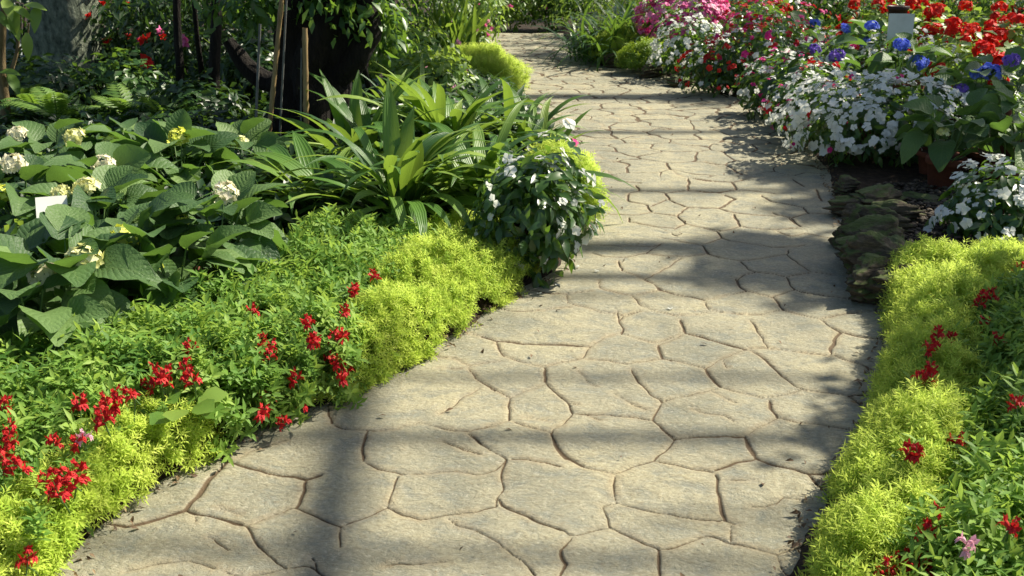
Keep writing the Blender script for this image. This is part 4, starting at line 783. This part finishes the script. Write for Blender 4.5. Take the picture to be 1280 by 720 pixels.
b = G(960, 125); impatiens('crimson flowered impatiens with a few white blooms', b + [.05, .6, .05], .55, .45, .72, [('red', 46), ('magenta', 34), ('white', 20)], 900, 78, L=.08, size=1.5)
b = G(868, 102); impatiens('farthest white impatiens bush below the pink azalea', b + [.02, .4, 0], .50, .40, .70, [('white', 210)], 1000, 79, L=.08, size=1.35, zmin=-.4)
b = G(985, 92); impatiens('dark-leaved crimson impatiens farther up the right bank', b + [0, .8, .1], .75, .5, .75, [('red', 46), ('magenta', 26), ('white', 12)], 1000, 80, L=.09, size=1.6)
b = G(930, 82); impatiens('white and crimson impatiens behind the farthest white bush', b + [.1, .9, .1], .65, .5, .75, [('magenta', 34), ('white', 36), ('red', 24)], 900, 81, L=.09, size=1.6)
b = G(1120, 150); impatiens('white impatiens between the blue hydrangeas and the largest white bush', b + [.25, .5, .1], .5, .4, .62, [('white', 80), ('pinkwhite', 10)], 800, 82, L=.08, size=1.35)
# pink azalea
b = G(852, 72); shrub('azalea', 'broad azalea covered in pink blossom on the far right bank', np.array([PD(852, 25, 13.3)[0], 13.3, .02]), .62, .45, .92, 900, .07, .035, 'shrub', 83, [('pink', 330), ('magenta', 110), ('palepink', 110)], 'shrub', fsize=1.9, lumpy=.15, zc=.5, face=FACE)
# blue hydrangeas and leafy neighbours on the right
HR = [((1030, 72, .62), [('violetball', 1046, 70, -.1, 1.3), ('violetball', 1018, 62, -.1, 1.1)], 'hydrangea with two violet heads behind the white and scarlet impatiens'),
      ((1092, 50, .65), [('blueball', 1090, 33, -.1, 1.3), ('blueball', 1080, 52, -.1, 1.2), ('blueball', 1056, 36, -.08, 1.1)], 'hydrangea with dull blue heads left of the white sign card'),
      ((1140, 74, .62), [('blueball', 1127, 57, -.1, 1.4), ('blueball', 1148, 79, -.12, 1.5)], 'hydrangea with two blue heads below the white sign card'),
      ((1248, 102, .6), [('blueball', 1238, 91, -.1, 1.5), ('violetball', 1264, 76, -.1, 1.1), ('blueball', 1222, 94, -.1, 1.)], 'hydrangea with the brightest blue head at the right'),
      ((1215, 112, .55), [('violetball', 1201, 112, -.1, 1.)], 'hydrangea with a single small violet bloom'),
      ((1268, 170, .44), [], 'big-leaved flowerless hydrangea in the right terracotta pot'),
      ((1190, 158, .46), [('creamball', 1180, 166, -.1, .8)], 'low hydrangea with one greenish head in a terracotta pot'),
      ((1285, 140, .55), [], 'leafy hydrangea at the right frame edge'),
      ((1010, 40, .62), [('blueball', 1018, 30, -.1, 1.2)], 'distant hydrangea with a pale blue head among crimson impatiens')]
for i, (c_, hd, lb) in enumerate(HR): hydrangea(lb, P(*c_), 22, hd, 90 + i, 1.0, .40, group='hydrangeas on the right bank')
# red geraniums
GE = [(1095, 28, 'scarlet geranium left of the white sign card'), (1150, 22, 'scarlet geranium right behind the white sign card'), (1185, 52, 'bright-leaved scarlet geranium halfway to the right corner'), (1222, 40, 'fullest scarlet geranium in the upper right'),
      (1262, 46, 'scarlet geranium at the upper right frame corner'), (1205, 78, 'low scarlet geranium above the bright blue hydrangea'), (1170, -8, 'scarlet geranium at the top of the picture above the sign'), (1240, -2, 'scarlet geranium at the top edge near the right corner'), (1110, -10, 'distant scarlet geranium at the top edge left of the dark pot'), (1040, 8, 'dull red geranium among the crimson impatiens'), (960, 18, 'far red geranium behind the crimson impatiens'), (1295, 10, 'scarlet geranium cut by the right frame edge')]
for i, (px, py, lb) in enumerate(GE):
    c = P(px, py, .55); far = c[1] / 12
    shrub('geranium', lb, [c[0], c[1], .03], .42, .38, .72, 420, .10, .09, 'shrub_lt' if i < 8 else 'shrub', 110 + i, [('redball', 17 if i < 8 else 10)], 'flowering plant', 'scarlet geraniums on the right bank', False, fsize=1.25, lumpy=.3, zc=.45, face=FACE, fname='flower_head')
# sign card with dark pot above it
card('white sign card on a stake in front of the scarlet geraniums', 1124, 52, .74, .22, .24, -.12, -.1, .6)
c = P(1131, 22, .86); t = thing('dark_pot', [c[0], c[1] + .2, .03], 'dark brown pot standing on a post behind the white sign card', 'pot'); c = c + [0, .2, -.1]
pot(t, c, .10, .2, 'darkpot', 'bowl'); mb = MB(); v, f, u = rings(np.array([[c[0], c[1], -.02], [c[0], c[1], c[2]]]), [.03, .03], 10); mb.raw(v, f, u); mb.build('post', M['darkpot'], t)
# empty terracotta pots under the right hydrangeas
for px, py, lb in ((1167, 222, 'terracotta pot in shade behind the pebble hollow'), (1228, 222, 'terracotta pot in shade above the right white impatiens')):
    c = P(px, py, 0.02); t = thing('terracotta_pot', c, lb, 'pot', 'shaded terracotta pots'); pot(t, c, .13, .19); mb = MB(); rr = np.random.default_rng(int(px)); bush_leaves(mb, c + [0, 0, .30], (.22, .2, .16), 60, .13, .09, rr, px, 4, .3, .12, -.3); mb.build('foliage', M['hyd'], t)

# ------------------------------------------------------------------ rock edge and pebble hollow on the right
import bmesh
def rock(name, label, c, dims, seed, yaw=0., group=None, flat=.6, cat='rock'):
    bm = bmesh.new(); bmesh.ops.create_icosphere(bm, subdivisions=5, radius=1); v = np.array([q.co for q in bm.verts]); f = np.array([[q.index for q in fa.verts] for fa in bm.faces]); bm.free()
    r = np.random.default_rng(seed)
    for k in range(16):
        d = nrm(r.normal(size=3) * [1, 1, .8]); lim = r.uniform(.45, .78); ex = np.maximum(0, v @ d - lim); v = v - ex[:, None] * d * .92
    v = v * (1 + .30 * (fbm(v * 1.6 + seed, 3) - .47)[:, None] * 2)
    ph = v[:, 2] * 3.2 + 1.2 * noise(v * 1.7 + seed, 1); ph = ph - np.floor(ph); lay = (np.minimum(ph, 4 * (1 - ph)) - .5) * .34 * (1 - np.abs(nrm(v)[:, 2]) ** 2); v = v + np.c_[nrm(v)[:, :2] * lay[:, None], lay * 0]
    v = v + nrm(v) * ((fbm(v * 5 + seed, 5) - .47) * .16 + (fbm(v * 16 + seed, 8) - .47) * .10)[:, None]
    v = v * np.asarray(dims); cy_, sy = math.cos(yaw), math.sin(yaw); v = v @ np.array([[cy_, sy, 0], [-sy, cy_, 0], [0, 0, 1]]) + np.asarray(c)
    mb = MB(); mb.raw(v, f); return tag(mb.build(name, M['rock']), label, cat, group)
RK = [(1062, 262, .20, .11, .10, .05, 'mossy flat rock at the near foot of the largest white impatiens'), (1090, 250, .24, .14, .10, .10, 'upper mossy slab of the rock edge'), (1058, 300, .15, .10, .13, .06, 'dark layered rock facing the path halfway along the edge'), (1082, 305, .22, .13, .13, .11, 'broad mossy slab at the middle of the rock edge'),
      (1072, 335, .16, .12, .13, .06, 'dark lower rock facing the path near the sedum'), (1098, 335, .20, .13, .14, .11, 'mossy slab before the pebble hollow'), (1095, 368, .15, .10, .12, .05, 'last rock of the edge beside the sedum strip'), (1118, 362, .16, .11, .11, .09, 'rounded rock tucked behind the sedum strip'), (1150, 258, .26, .10, .06, .05, 'low sunlit mossy rock at the back of the pebble hollow'), (1195, 250, .18, .09, .05, .04, 'small brown rock behind the pebbles'),
      (1048, 238, .12, .09, .07, .04, 'little yellowish rock under the white impatiens'), (1075, 283, .22, .13, .09, .12, 'thin mossy slab bridging the upper and the middle rock edge'), (1062, 318, .17, .11, .09, .10, 'ragged slab between the two dark path-facing rocks'), (1085, 352, .18, .11, .10, .09, 'ragged brown slab near the sedum end of the rock edge'), (1112, 318, .2, .12, .08, .12, 'mossy ledge stone beside the pebbles'), (1112, 272, .22, .1, .07, .11, 'mossy ledge stone at the far end of the pebbles'), (808, 92, .22, .15, .12, .05, 'pale edging stone by the far right sedum'), (768, 80, .24, .16, .11, .05, 'brown edging stone below the dark strap grass'), (845, 104, .2, .14, .09, .04, 'half hidden edging stone below the farthest white impatiens')]
for i, (px, py, a, b_, h, z, lb) in enumerate(RK):
    c = P(px, py, z); rock('mossy_rock', lb, c + [.05, .05, 0], (a * 1.1, b_ * 1.1, h * 1.25), 200 + i, .4 * math.sin(i * 2.1), 'rocks edging the path')
mb = MB(); bm = bmesh.new(); bmesh.ops.create_icosphere(bm, subdivisions=2, radius=1); v = np.array([q.co for q in bm.verts]); f = np.array([[q.index for q in fa.verts] for fa in bm.faces]); bm.free()
r = np.random.default_rng(5); poly = np.array([P(a, b, .05)[:2] for a, b in [(1092, 235), (1250, 225), (1230, 300), (1180, 335), (1125, 350), (1100, 330), (1085, 275)]])
q = r.uniform(poly.min(0), poly.max(0), (5200, 2)); q = q[in_poly(q, poly)]
for i in range(0, len(q)):
    d = r.uniform(.007, .019) * np.array([1.2, .9, .6]); mb.raw(v * (1 + .25 * (noise(v * 1.5 + i, 2) - .5)[:, None]) * d @ rotz(np.array([r.uniform(0, 6)]))[0].T + [q[i, 0], q[i, 1], .065 + r.uniform(0, .02)], f, None, r.uniform())
M['pebble'] = leaf_mat('pebble', ((.018, .013, .009), (.050, .038, .026), (.12, .095, .068)), (.02, .02, .02), .0, .75, spec=.25)
tag(mb.build('pebbles', M['pebble']), 'dark wet pebbles filling the hollow behind the rock edge', 'pebbles', kind='stuff')
r = np.random.default_rng(6); mb = MB(); T = []
for i in range(1700):
    Y = r.uniform(2, 9); s = r.choice([-1, 1]); x = (EL(Y) if s < 0 else ER(Y)) + s * abs(r.normal()) * .09 - s * .05
    T.append((x, Y, .012 + (.02 if (x < EL(Y) or x > ER(Y)) else 0)))
for i in range(110):
    Y = 2 + 7 * r.uniform() ** 1.4; u_ = r.beta(.6, .6); T.append((EL(Y) + (ER(Y) - EL(Y)) * u_, Y, .010))
T = np.array(T); n = len(T); mb.inst(leaf_tpl(.022, .012, 2, .2, .6), T, up_frames(np.array([[0, 0, 1.]]) + r.normal(size=(n, 3)) * .35, r.uniform(0, 6.28, n)) * r.uniform(.4, 1.3, n)[:, None, None], r.uniform(0, 1, n))
M['litter'] = leaf_mat('dry_leaf', ((.07, .04, .02), (.16, .10, .05), (.28, .2, .1)), (.2, .12, .05), .15, .7)
tag(mb.build('leaf_litter', M['litter']), 'dry brown leaf crumbs along both edges of the path', 'leaf litter', kind='stuff')
for i, (px, py) in enumerate(((674, 367), (697, 356), (746, 339), (722, 333), (838, 386))):
    p = G(px, py, .006); o = put_flower('white', camo, p, rotz(np.array([i * 1.3]))[0] * .55, 'fallen_petal', i); o.parent = None
    tag(o, 'tiny white petal fallen on the path beside the left impatiens' if i < 4 else 'tiny white petal fallen alone in the middle of the path', 'petal', 'fallen white petals')

# ------------------------------------------------------------------ trees and shade on the left
def tree(name, label, trunk_pts, rad, limbs, crown, mat, bark, seed, sides=18, rough=.25, flute=.0, L=.13, W=.06, group=None, freq=3.):
    """trunk_pts: centre line; limbs: [(points, r0, r1)]; crown: [(centre, radii, clumps, leaves per clump)]"""
    t = thing(name, np.array(trunk_pts[0]) * [1, 1, 0], label, 'tree', group); mb = MB()
    C = curve(trunk_pts, 40); v, f, u = rings(C, np.interp(np.linspace(0, 1, 40), np.linspace(0, 1, len(rad)), rad), sides * 2, seed, rough, freq, flute); mb.raw(v, f, u)
    for pts, a, b in limbs: v, f, u = rings(curve(pts, 24), np.linspace(a, b, 24), sides, seed + 1, rough, freq); mb.raw(v, f, u)
    mb.build('trunk', M[bark], t); mb = MB(); r = np.random.default_rng(seed)
    for c, rd, ncl, nl in crown:
        for k in range(ncl):
            d = nrm(r.normal(size=3)); cc = np.asarray(c) + d * np.asarray(rd) * r.uniform(.3, 1.) ; s = r.uniform(.16, .34)
            bush_leaves(mb, cc, (s, s, s * .7), nl, L, W, r, seed + k, 2, .5, .1, -1, (.2, 1.))
    if mb.V: mb.build('crown', M[mat], t)
    return t
# thick dark trunk
b = G(398, 200, 0); D_ = b[1]
tp = [b + [-.05, 0, -.1], PD(392, 150, D_), PD(388, 90, D_), PD(398, 20, D_), PD(410, -80, D_ + .1), PD(430, -240, D_ + .3)]
lm = [([PD(400, 110, D_), PD(440, 75, D_ - .1), PD(462, 30, D_ - .1), PD(450, -40, D_ - .1), PD(470, -180, D_)], .115, .08),
      ([PD(380, 90, D_), PD(345, 105, D_ + .15), PD(310, 85, D_ + .2), PD(285, 50, D_ + .2)], .10, .05),
      ([PD(385, 130, D_), PD(340, 150, D_ + .1), PD(320, 185, D_ + .1)], .12, .05), ([PD(395, 150, D_), PD(424, 175, D_ - .1), PD(432, 205, D_ - .15)], .10, .05),
      ([PD(430, -240, D_ + .3), SH(300, 140, 3.3), SH(400, 110, 3.6)], .14, .05)]
tree('shade_tree', 'gnarled thick dark trunk forking in the shade behind the lily clumps', tp, [.40, .27, .23, .22, .2, .17], lm,
     [(SH(300, 125, 3.4), (1.3, 1.0, .5), 80, 60), (SH(180, 110, 3.4), (1.2, 1.1, .5), 70, 60), (SH(400, 150, 3.3), (.7, .8, .5), 44, 60), (SH(380, 90, 2.2), (.9, .7, .4), 60, 60), (SH(440, 40, 2.6), (.9, .8, .4), 50, 60), (SH(400, 95, 3.6), (1.2, 1.2, .5), 50, 60)], 'shrub_dk', 'bark', 301, rough=.6, flute=.42, freq=3.2)
# mossy pillar-like trunk
b = G(82, 120, 0); D_ = b[1]
tree('mossy_tree', 'massive grey-green mossy trunk at the upper left', [b + [0, 0, -.1], PD(82, 60, D_), PD(80, 0, D_), PD(78, -120, D_), PD(78, -300, D_)], [.40, .34, .33, .32, .3], [],
     [(SH(240, 88, 4.2), (1.2, 1.2, .6), 50, 60), (SH(280, 75, 4.2), (1.8, 1.6, .6), 80, 60)], 'shrub_dk', 'mossbark', 302, rough=.16, freq=6)
def hang(px, py, Y, rx, rz, k, n=42): return (PD(px, py, Y), (rx, .3, rz), k, n)
tree('hanging_shrub', 'leafy branches hanging in front of the thick dark trunk at the top', [G(440, 175) + [.1, .9, -.1], PD(450, 60, 8.3), PD(430, -30, 8.0)], [.03, .025, .02], [], [hang(455, 14, 7.3, .30, .18, 11), hang(405, 2, 7.2, .4, .14, 9), hang(345, -4, 7.2, .4, .14, 8), hang(470, 50, 7.6, .18, .2, 5)], 'shrub', 'bark', 311, 8, L=.10, W=.045)
tree('hanging_shrub', 'dark twiggy branches hanging between the saplings at the top', [G(245, 150) + [0, .4, -.1], PD(248, 60, 8.6), PD(240, -30, 8.4)], [.03, .025, .02], [], [hang(240, 0, 9.3, .5, .10, 9), hang(300, 4, 9.3, .5, .12, 9), hang(180, 0, 9.4, .5, .10, 7), hang(312, 50, 9.0, .3, .25, 5)], 'shrub_dk', 'bark', 312, 8, L=.09, W=.04)
# slim dark saplings and stakes
def pole(name, label, cat, pts, r0, r1, mat, group, rough=.1, nodes=False, crown=None):
    mb = MB(); C = curve(pts, 30); rad = np.linspace(r0, r1, 30)
    if nodes: rad = rad * (1 + .18 * (np.arange(30) % 6 == 3))
    v, f, u = rings(C, rad, 10, 3, rough, 12); mb.raw(v, f, u)
    if crown is None: return tag(mb.build(name, M[mat]), label, cat, group)
    t = thing(name, np.array(pts[0]) * [1, 1, 0], label, cat, group); mb.build('trunk', M[mat], t); m2 = MB(); r = np.random.default_rng(int(r0 * 1e5))
    for c, rd, ncl, nl in crown:
        for k in range(ncl): d = nrm(r.normal(size=3)); bush_leaves(m2, np.asarray(c) + d * np.asarray(rd), (.25, .25, .2), nl, .13, .06, r, k, 2, .5, .1, -1, (.2, 1.))
    m2.build('crown', M['shrub_dk'], t); return t
b = G(268, 172, 0); D_ = b[1]
pole('sapling', 'straight slim dark trunk between the red blossoms and the stakes', 'tree', [b + [0, 0, -.1], PD(268, 90, D_), PD(271, 10, D_), PD(272, -260, D_)], .050, .042, 'bark', 'slim dark saplings', .15, crown=[((-1.6, 9.0, 3.1), (.6, .5, .4), 14, 45)])
b = G(222, 155, 0); D_ = b[1]
pole('sapling', 'thinner dark trunk among the red blossoms', 'tree', [b + [0, 0, -.1], PD(225, 90, D_), PD(221, 10, D_), PD(222, -220, D_)], .042, .03, 'bark', 'slim dark saplings', .15, crown=[((-2.4, 9.6, 3.0), (.6, .5, .4), 12, 45)])
for (x0, y0, x1, y1, rr_, mt, lb, nm) in ((336, 168, 352, 0, .017, 'bamboo', 'leaning bamboo stake left of the thick dark trunk', 'bamboo_stake'), (383, 168, 381, 35, .020, 'bamboo', 'stout bamboo stake against the thick dark trunk', 'bamboo_stake'), (320, 150, 325, 30, .010, 'wire', 'thin grey rod left of the bamboo stakes', 'metal_rod'), (350, 165, 358, 0, .008, 'wire', 'thin grey rod crossing the leaning bamboo stake', 'metal_rod'), (376, 165, 377, 60, .007, 'wire', 'shortest grey rod beside the stout bamboo stake', 'metal_rod')):
    Dk = 6.7; top = PD(x1, y1, Dk); bot = PD(x0, y0, Dk); bot = bot + (bot - top) / (bot[2] - top[2]) * (-.05 - bot[2]); pole(nm, lb, 'garden stake', [bot, (bot + top) / 2, top], rr_, rr_ * .9, mt, 'stakes by the dark trunk', .04, nm == 'bamboo_stake')
for px, Yd, lb in ((364, 12.5, 'pale grey steel post seen between the bamboo stakes'), (11, 11.5, 'pale grey steel post behind the sapling at the left frame edge')):
    p = PD(px, 60, Yd); mb = MB(); v, f = box((p[0] - .13, Yd - .06, -.05), (p[0] + .13, Yd + .06, 4.)); mb.raw(v, f); tag(mb.build('steel_post', M['post'], smooth=False), lb, 'post', 'greenhouse posts')
# sapling with tan stem at the left frame edge
b = G(6, 190, 0); D_ = b[1]
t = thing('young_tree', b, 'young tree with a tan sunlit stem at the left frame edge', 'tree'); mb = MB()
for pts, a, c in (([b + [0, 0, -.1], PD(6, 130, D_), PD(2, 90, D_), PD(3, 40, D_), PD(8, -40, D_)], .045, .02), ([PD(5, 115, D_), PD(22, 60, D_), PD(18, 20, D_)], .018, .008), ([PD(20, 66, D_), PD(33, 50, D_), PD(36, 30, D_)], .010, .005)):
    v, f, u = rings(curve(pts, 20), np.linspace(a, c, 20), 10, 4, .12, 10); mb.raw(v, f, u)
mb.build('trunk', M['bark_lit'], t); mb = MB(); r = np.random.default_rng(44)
for px, py, ax in ((45, 18, -.6), (8, 4, -.3), (34, 62, -1.2), (18, 28, -1.), (22, 40, -1.3), (10, 88, .2), (42, 5, .1), (0, 20, -.4), (25, 12, -.2), (16, 100, -.5), (28, -10, .2), (-8, 50, -.4)):
    d = np.array([[r.uniform(-.2, 1), -.4, ax]]); p = PD(px, py, D_ - .1); mb.inst(leaf_tpl(.20, .085, 4, .12, .3), p[None] - d * .1, frames(d, np.array([[.3, -.5, 1.]])), np.array([r.uniform(.2, .9)]))
mb.build('foliage', M['shrub_lt'], t)
# ferny plants
def fern(label, c, n, L, seed, mat='fern', group='ferny plants'):
    r = np.random.default_rng(seed); mb = MB()
    for i in range(n):
        a = r.uniform(0, 6.28); e0 = r.uniform(.6, 1.3); dr = r.uniform(.9, 1.7); m_ = 14; t_ = np.linspace(0, 1, m_); e = e0 - dr * t_ ** 1.3; d = np.stack([math.cos(a) * np.cos(e), math.sin(a) * np.cos(e), np.sin(e)], -1)
        C = np.asarray(c) + np.concatenate([[np.zeros(3)], np.cumsum((d[:-1] + d[1:]) / 2 * L * r.uniform(.7, 1.1) / (m_ - 1), axis=0)]); side = np.array([-math.sin(a), math.cos(a), 0])
        v, f, u = rings(C, np.linspace(.004, .0015, m_), 5); mb.raw(v, f, u, .4)
        ll = L * .24 * np.sin(np.pi * np.clip(t_ * .9 + .1, 0, 1)) ** .7
        for sg in (-1, 1):
            Yd = side * sg + d * .55; Nn = np.cross(Yd, d) * -sg; Fm = frames(Yd[2:], Nn[2:]) * ll[2:, None, None]; mb.inst(leaf_tpl(1, .38, 2, .1, .2), C[2:], Fm, np.clip(r.normal(.5, .2, m_ - 2), 0, 1))
    return tag(mb.build('fern', M[mat]), label, 'plant', group)
fern('sunlit light green fern over the back row of hydrangeas', P(72, 150, .42), 9, .42, 51); fern('drooping fern frond left of the sunlit one', P(45, 138, .42), 6, .36, 52); fern('low dark fern in the shade behind the yellow-headed hydrangea', P(205, 150, .25), 12, .4, 53, 'shrub'); fern('ferny clump under the mossy trunk', G(95, 128, .25), 7, .36, 54, 'shrub'); fern('ferny clump right of the mossy trunk', G(140, 120, .25), 7, .36, 55, 'shrub'); fern('little fern behind the shaded back hydrangea', G(160, 150, .2), 14, .45, 56)
fern('fern between the young tree and the mossy trunk', G(40, 140, .3), 8, .4, 57, 'shrub')
for i, (px, py, lb) in enumerate(((40, 205, 'small-leaved sprawling bush in front of the back left hydrangeas'), (42, 300, 'small-leaved sprawling bush below the label card'), (110, 180, 'small-leaved bush between fern and hydrangeas'))):
    c = G(px, py, .36); shrub('small_leaved_bush', lb, [c[0], c[1], .02], .22, .2, .42, 240, .06, .032, 'shrub_lt' if i < 2 else 'shrub', 400 + i, (), 'shrub', 'small-leaved bushes', lumpy=.4)
# dark shrubs with red flowers, backing hedges
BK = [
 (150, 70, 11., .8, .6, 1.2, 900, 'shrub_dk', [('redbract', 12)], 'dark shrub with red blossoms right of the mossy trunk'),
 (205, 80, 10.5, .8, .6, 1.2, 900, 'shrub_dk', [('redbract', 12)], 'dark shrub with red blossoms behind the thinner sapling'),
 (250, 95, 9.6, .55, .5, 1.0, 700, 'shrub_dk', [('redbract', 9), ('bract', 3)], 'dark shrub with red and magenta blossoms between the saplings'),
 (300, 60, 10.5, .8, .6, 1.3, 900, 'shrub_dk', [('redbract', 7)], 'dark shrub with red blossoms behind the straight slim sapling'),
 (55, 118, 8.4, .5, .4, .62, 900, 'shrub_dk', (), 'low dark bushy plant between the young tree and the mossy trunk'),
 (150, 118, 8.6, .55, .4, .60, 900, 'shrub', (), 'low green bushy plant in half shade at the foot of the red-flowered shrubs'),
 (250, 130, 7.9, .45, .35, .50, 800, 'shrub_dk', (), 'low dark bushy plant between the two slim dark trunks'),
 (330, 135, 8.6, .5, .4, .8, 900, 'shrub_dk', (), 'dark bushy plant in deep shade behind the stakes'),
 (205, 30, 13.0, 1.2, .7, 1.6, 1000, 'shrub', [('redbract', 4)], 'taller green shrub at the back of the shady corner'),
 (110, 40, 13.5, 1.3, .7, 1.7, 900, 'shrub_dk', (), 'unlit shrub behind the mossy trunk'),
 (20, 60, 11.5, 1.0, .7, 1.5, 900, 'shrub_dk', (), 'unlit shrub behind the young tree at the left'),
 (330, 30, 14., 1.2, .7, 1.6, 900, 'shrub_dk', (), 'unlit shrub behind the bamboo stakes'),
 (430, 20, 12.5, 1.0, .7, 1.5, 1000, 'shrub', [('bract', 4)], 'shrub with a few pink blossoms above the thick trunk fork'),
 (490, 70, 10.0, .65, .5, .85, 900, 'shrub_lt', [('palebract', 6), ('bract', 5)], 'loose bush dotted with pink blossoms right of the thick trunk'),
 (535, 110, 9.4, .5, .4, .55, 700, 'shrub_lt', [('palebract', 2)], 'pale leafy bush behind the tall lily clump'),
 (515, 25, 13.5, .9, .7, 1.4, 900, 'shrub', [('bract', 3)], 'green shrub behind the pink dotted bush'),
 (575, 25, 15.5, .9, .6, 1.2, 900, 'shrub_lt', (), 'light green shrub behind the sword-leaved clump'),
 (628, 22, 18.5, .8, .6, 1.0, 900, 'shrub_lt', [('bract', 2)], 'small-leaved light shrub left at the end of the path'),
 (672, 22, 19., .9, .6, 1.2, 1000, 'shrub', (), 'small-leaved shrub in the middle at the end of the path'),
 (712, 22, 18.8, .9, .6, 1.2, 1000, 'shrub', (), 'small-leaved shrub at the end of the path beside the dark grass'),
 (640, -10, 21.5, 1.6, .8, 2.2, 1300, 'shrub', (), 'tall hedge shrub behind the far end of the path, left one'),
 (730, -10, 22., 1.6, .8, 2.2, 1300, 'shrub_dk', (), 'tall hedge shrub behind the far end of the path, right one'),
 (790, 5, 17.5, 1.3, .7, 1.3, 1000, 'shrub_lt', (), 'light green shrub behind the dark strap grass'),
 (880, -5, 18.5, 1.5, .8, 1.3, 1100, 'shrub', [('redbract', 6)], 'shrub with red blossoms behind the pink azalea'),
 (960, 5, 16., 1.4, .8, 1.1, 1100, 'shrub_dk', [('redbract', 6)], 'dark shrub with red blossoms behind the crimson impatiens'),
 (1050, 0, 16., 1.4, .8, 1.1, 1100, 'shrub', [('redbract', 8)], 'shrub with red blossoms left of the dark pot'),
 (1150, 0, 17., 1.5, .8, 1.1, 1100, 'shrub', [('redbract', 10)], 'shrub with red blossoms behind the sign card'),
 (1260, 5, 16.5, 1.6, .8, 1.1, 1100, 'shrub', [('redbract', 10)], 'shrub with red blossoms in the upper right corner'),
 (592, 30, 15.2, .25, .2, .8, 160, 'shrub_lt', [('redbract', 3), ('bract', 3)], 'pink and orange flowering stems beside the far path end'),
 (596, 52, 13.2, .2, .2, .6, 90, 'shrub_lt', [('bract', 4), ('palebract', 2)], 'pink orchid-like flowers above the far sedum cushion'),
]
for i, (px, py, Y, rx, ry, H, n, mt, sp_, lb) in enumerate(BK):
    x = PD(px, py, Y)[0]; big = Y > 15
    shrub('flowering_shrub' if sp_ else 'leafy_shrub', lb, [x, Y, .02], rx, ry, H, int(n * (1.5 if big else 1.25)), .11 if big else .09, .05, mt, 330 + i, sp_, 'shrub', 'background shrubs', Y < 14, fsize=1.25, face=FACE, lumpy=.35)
# leafy fillers of the right bank
for i, (px, py, rx, H, mt, lb) in enumerate(((1150, 100, .6, .42, 'shrub', 'low leafy plant between the blue hydrangeas and the sign'), (1090, 75, .6, .45, 'shrub', 'low leafy plant behind the white and scarlet impatiens'), (1255, 62, .7, .5, 'shrub_lt', 'bright leafy plant under the scarlet geraniums at the right'), (1180, 68, .6, .5, 'shrub_lt', 'bright leafy plant under the scarlet geraniums by the sign'), (1020, 88, .6, .5, 'shrub_dk', 'dark leafy plant between the crimson and the mixed impatiens'))):
    c = P(px, py, H); shrub('leafy_plant', lb, [c[0], c[1], .02], rx, .45, H, 620, .10, .06, mt, 440 + i, (), 'plant', 'leafy fillers on the right bank', False)
# out of the picture on the right: the small trees whose crowns dapple the right side of the path
def side_tree(label, base, crowns, seed):
    b = np.array(base); tree('shade_tree', label, [b + [0, 0, -.1], b + [0, .05, 1.2], b + [-.3, .1, 2.2]], [.09, .07, .05], [([b + [-.3, .1, 2.2], (b + np.array(c[0])) / 2 + [0, 0, .9], np.array(c[0])], .045, .02) for c in crowns], crowns, 'shrub', 'bark', seed, 10)
side_tree('small tree right of the path whose crown dapples the path by the rocks', (5.6, 7.4, 0), [(SH(1190, 215, 4.2), (.5, .35, .25), 24, 60), (SH(985, 345, 4.6), (.36, .36, .25), 22, 60), (SH(1050, 330, 4.6), (.32, .32, .25), 16, 55), (SH(1020, 225, 4.6), (.34, .5, .25), 18, 55), (SH(930, 310, 4.6), (.28, .22, .2), 10, 55), (SH(1100, 260, 4.6), (.7, .5, .3), 20, 55)], 501)
side_tree('small tree beyond the right edge shading the snapdragon bed', (4.2, 4.9, 0), [(SH(1230, 500, 2.5), (.40, .55, .3), 18, 60), (SH(1290, 600, 2.5), (.45, .5, .3), 16, 60), (SH(1120, 560, 2.4), (.12, .3, .2), 6, 50)], 502)
side_tree('small tree far right shading the bank and the far path', (8.2, 12.9, 0), [(SH(930, 122, 5.5), (.8, .6, .3), 16, 55), (SH(720, 70, 4.6), (1.3, 1.2, .3), 26, 45), (SH(690, 55, 4.6), (1., 1.2, .3), 16, 45), (SH(1120, 150, 5.5), (1., .6, .3), 16, 55)], 503)
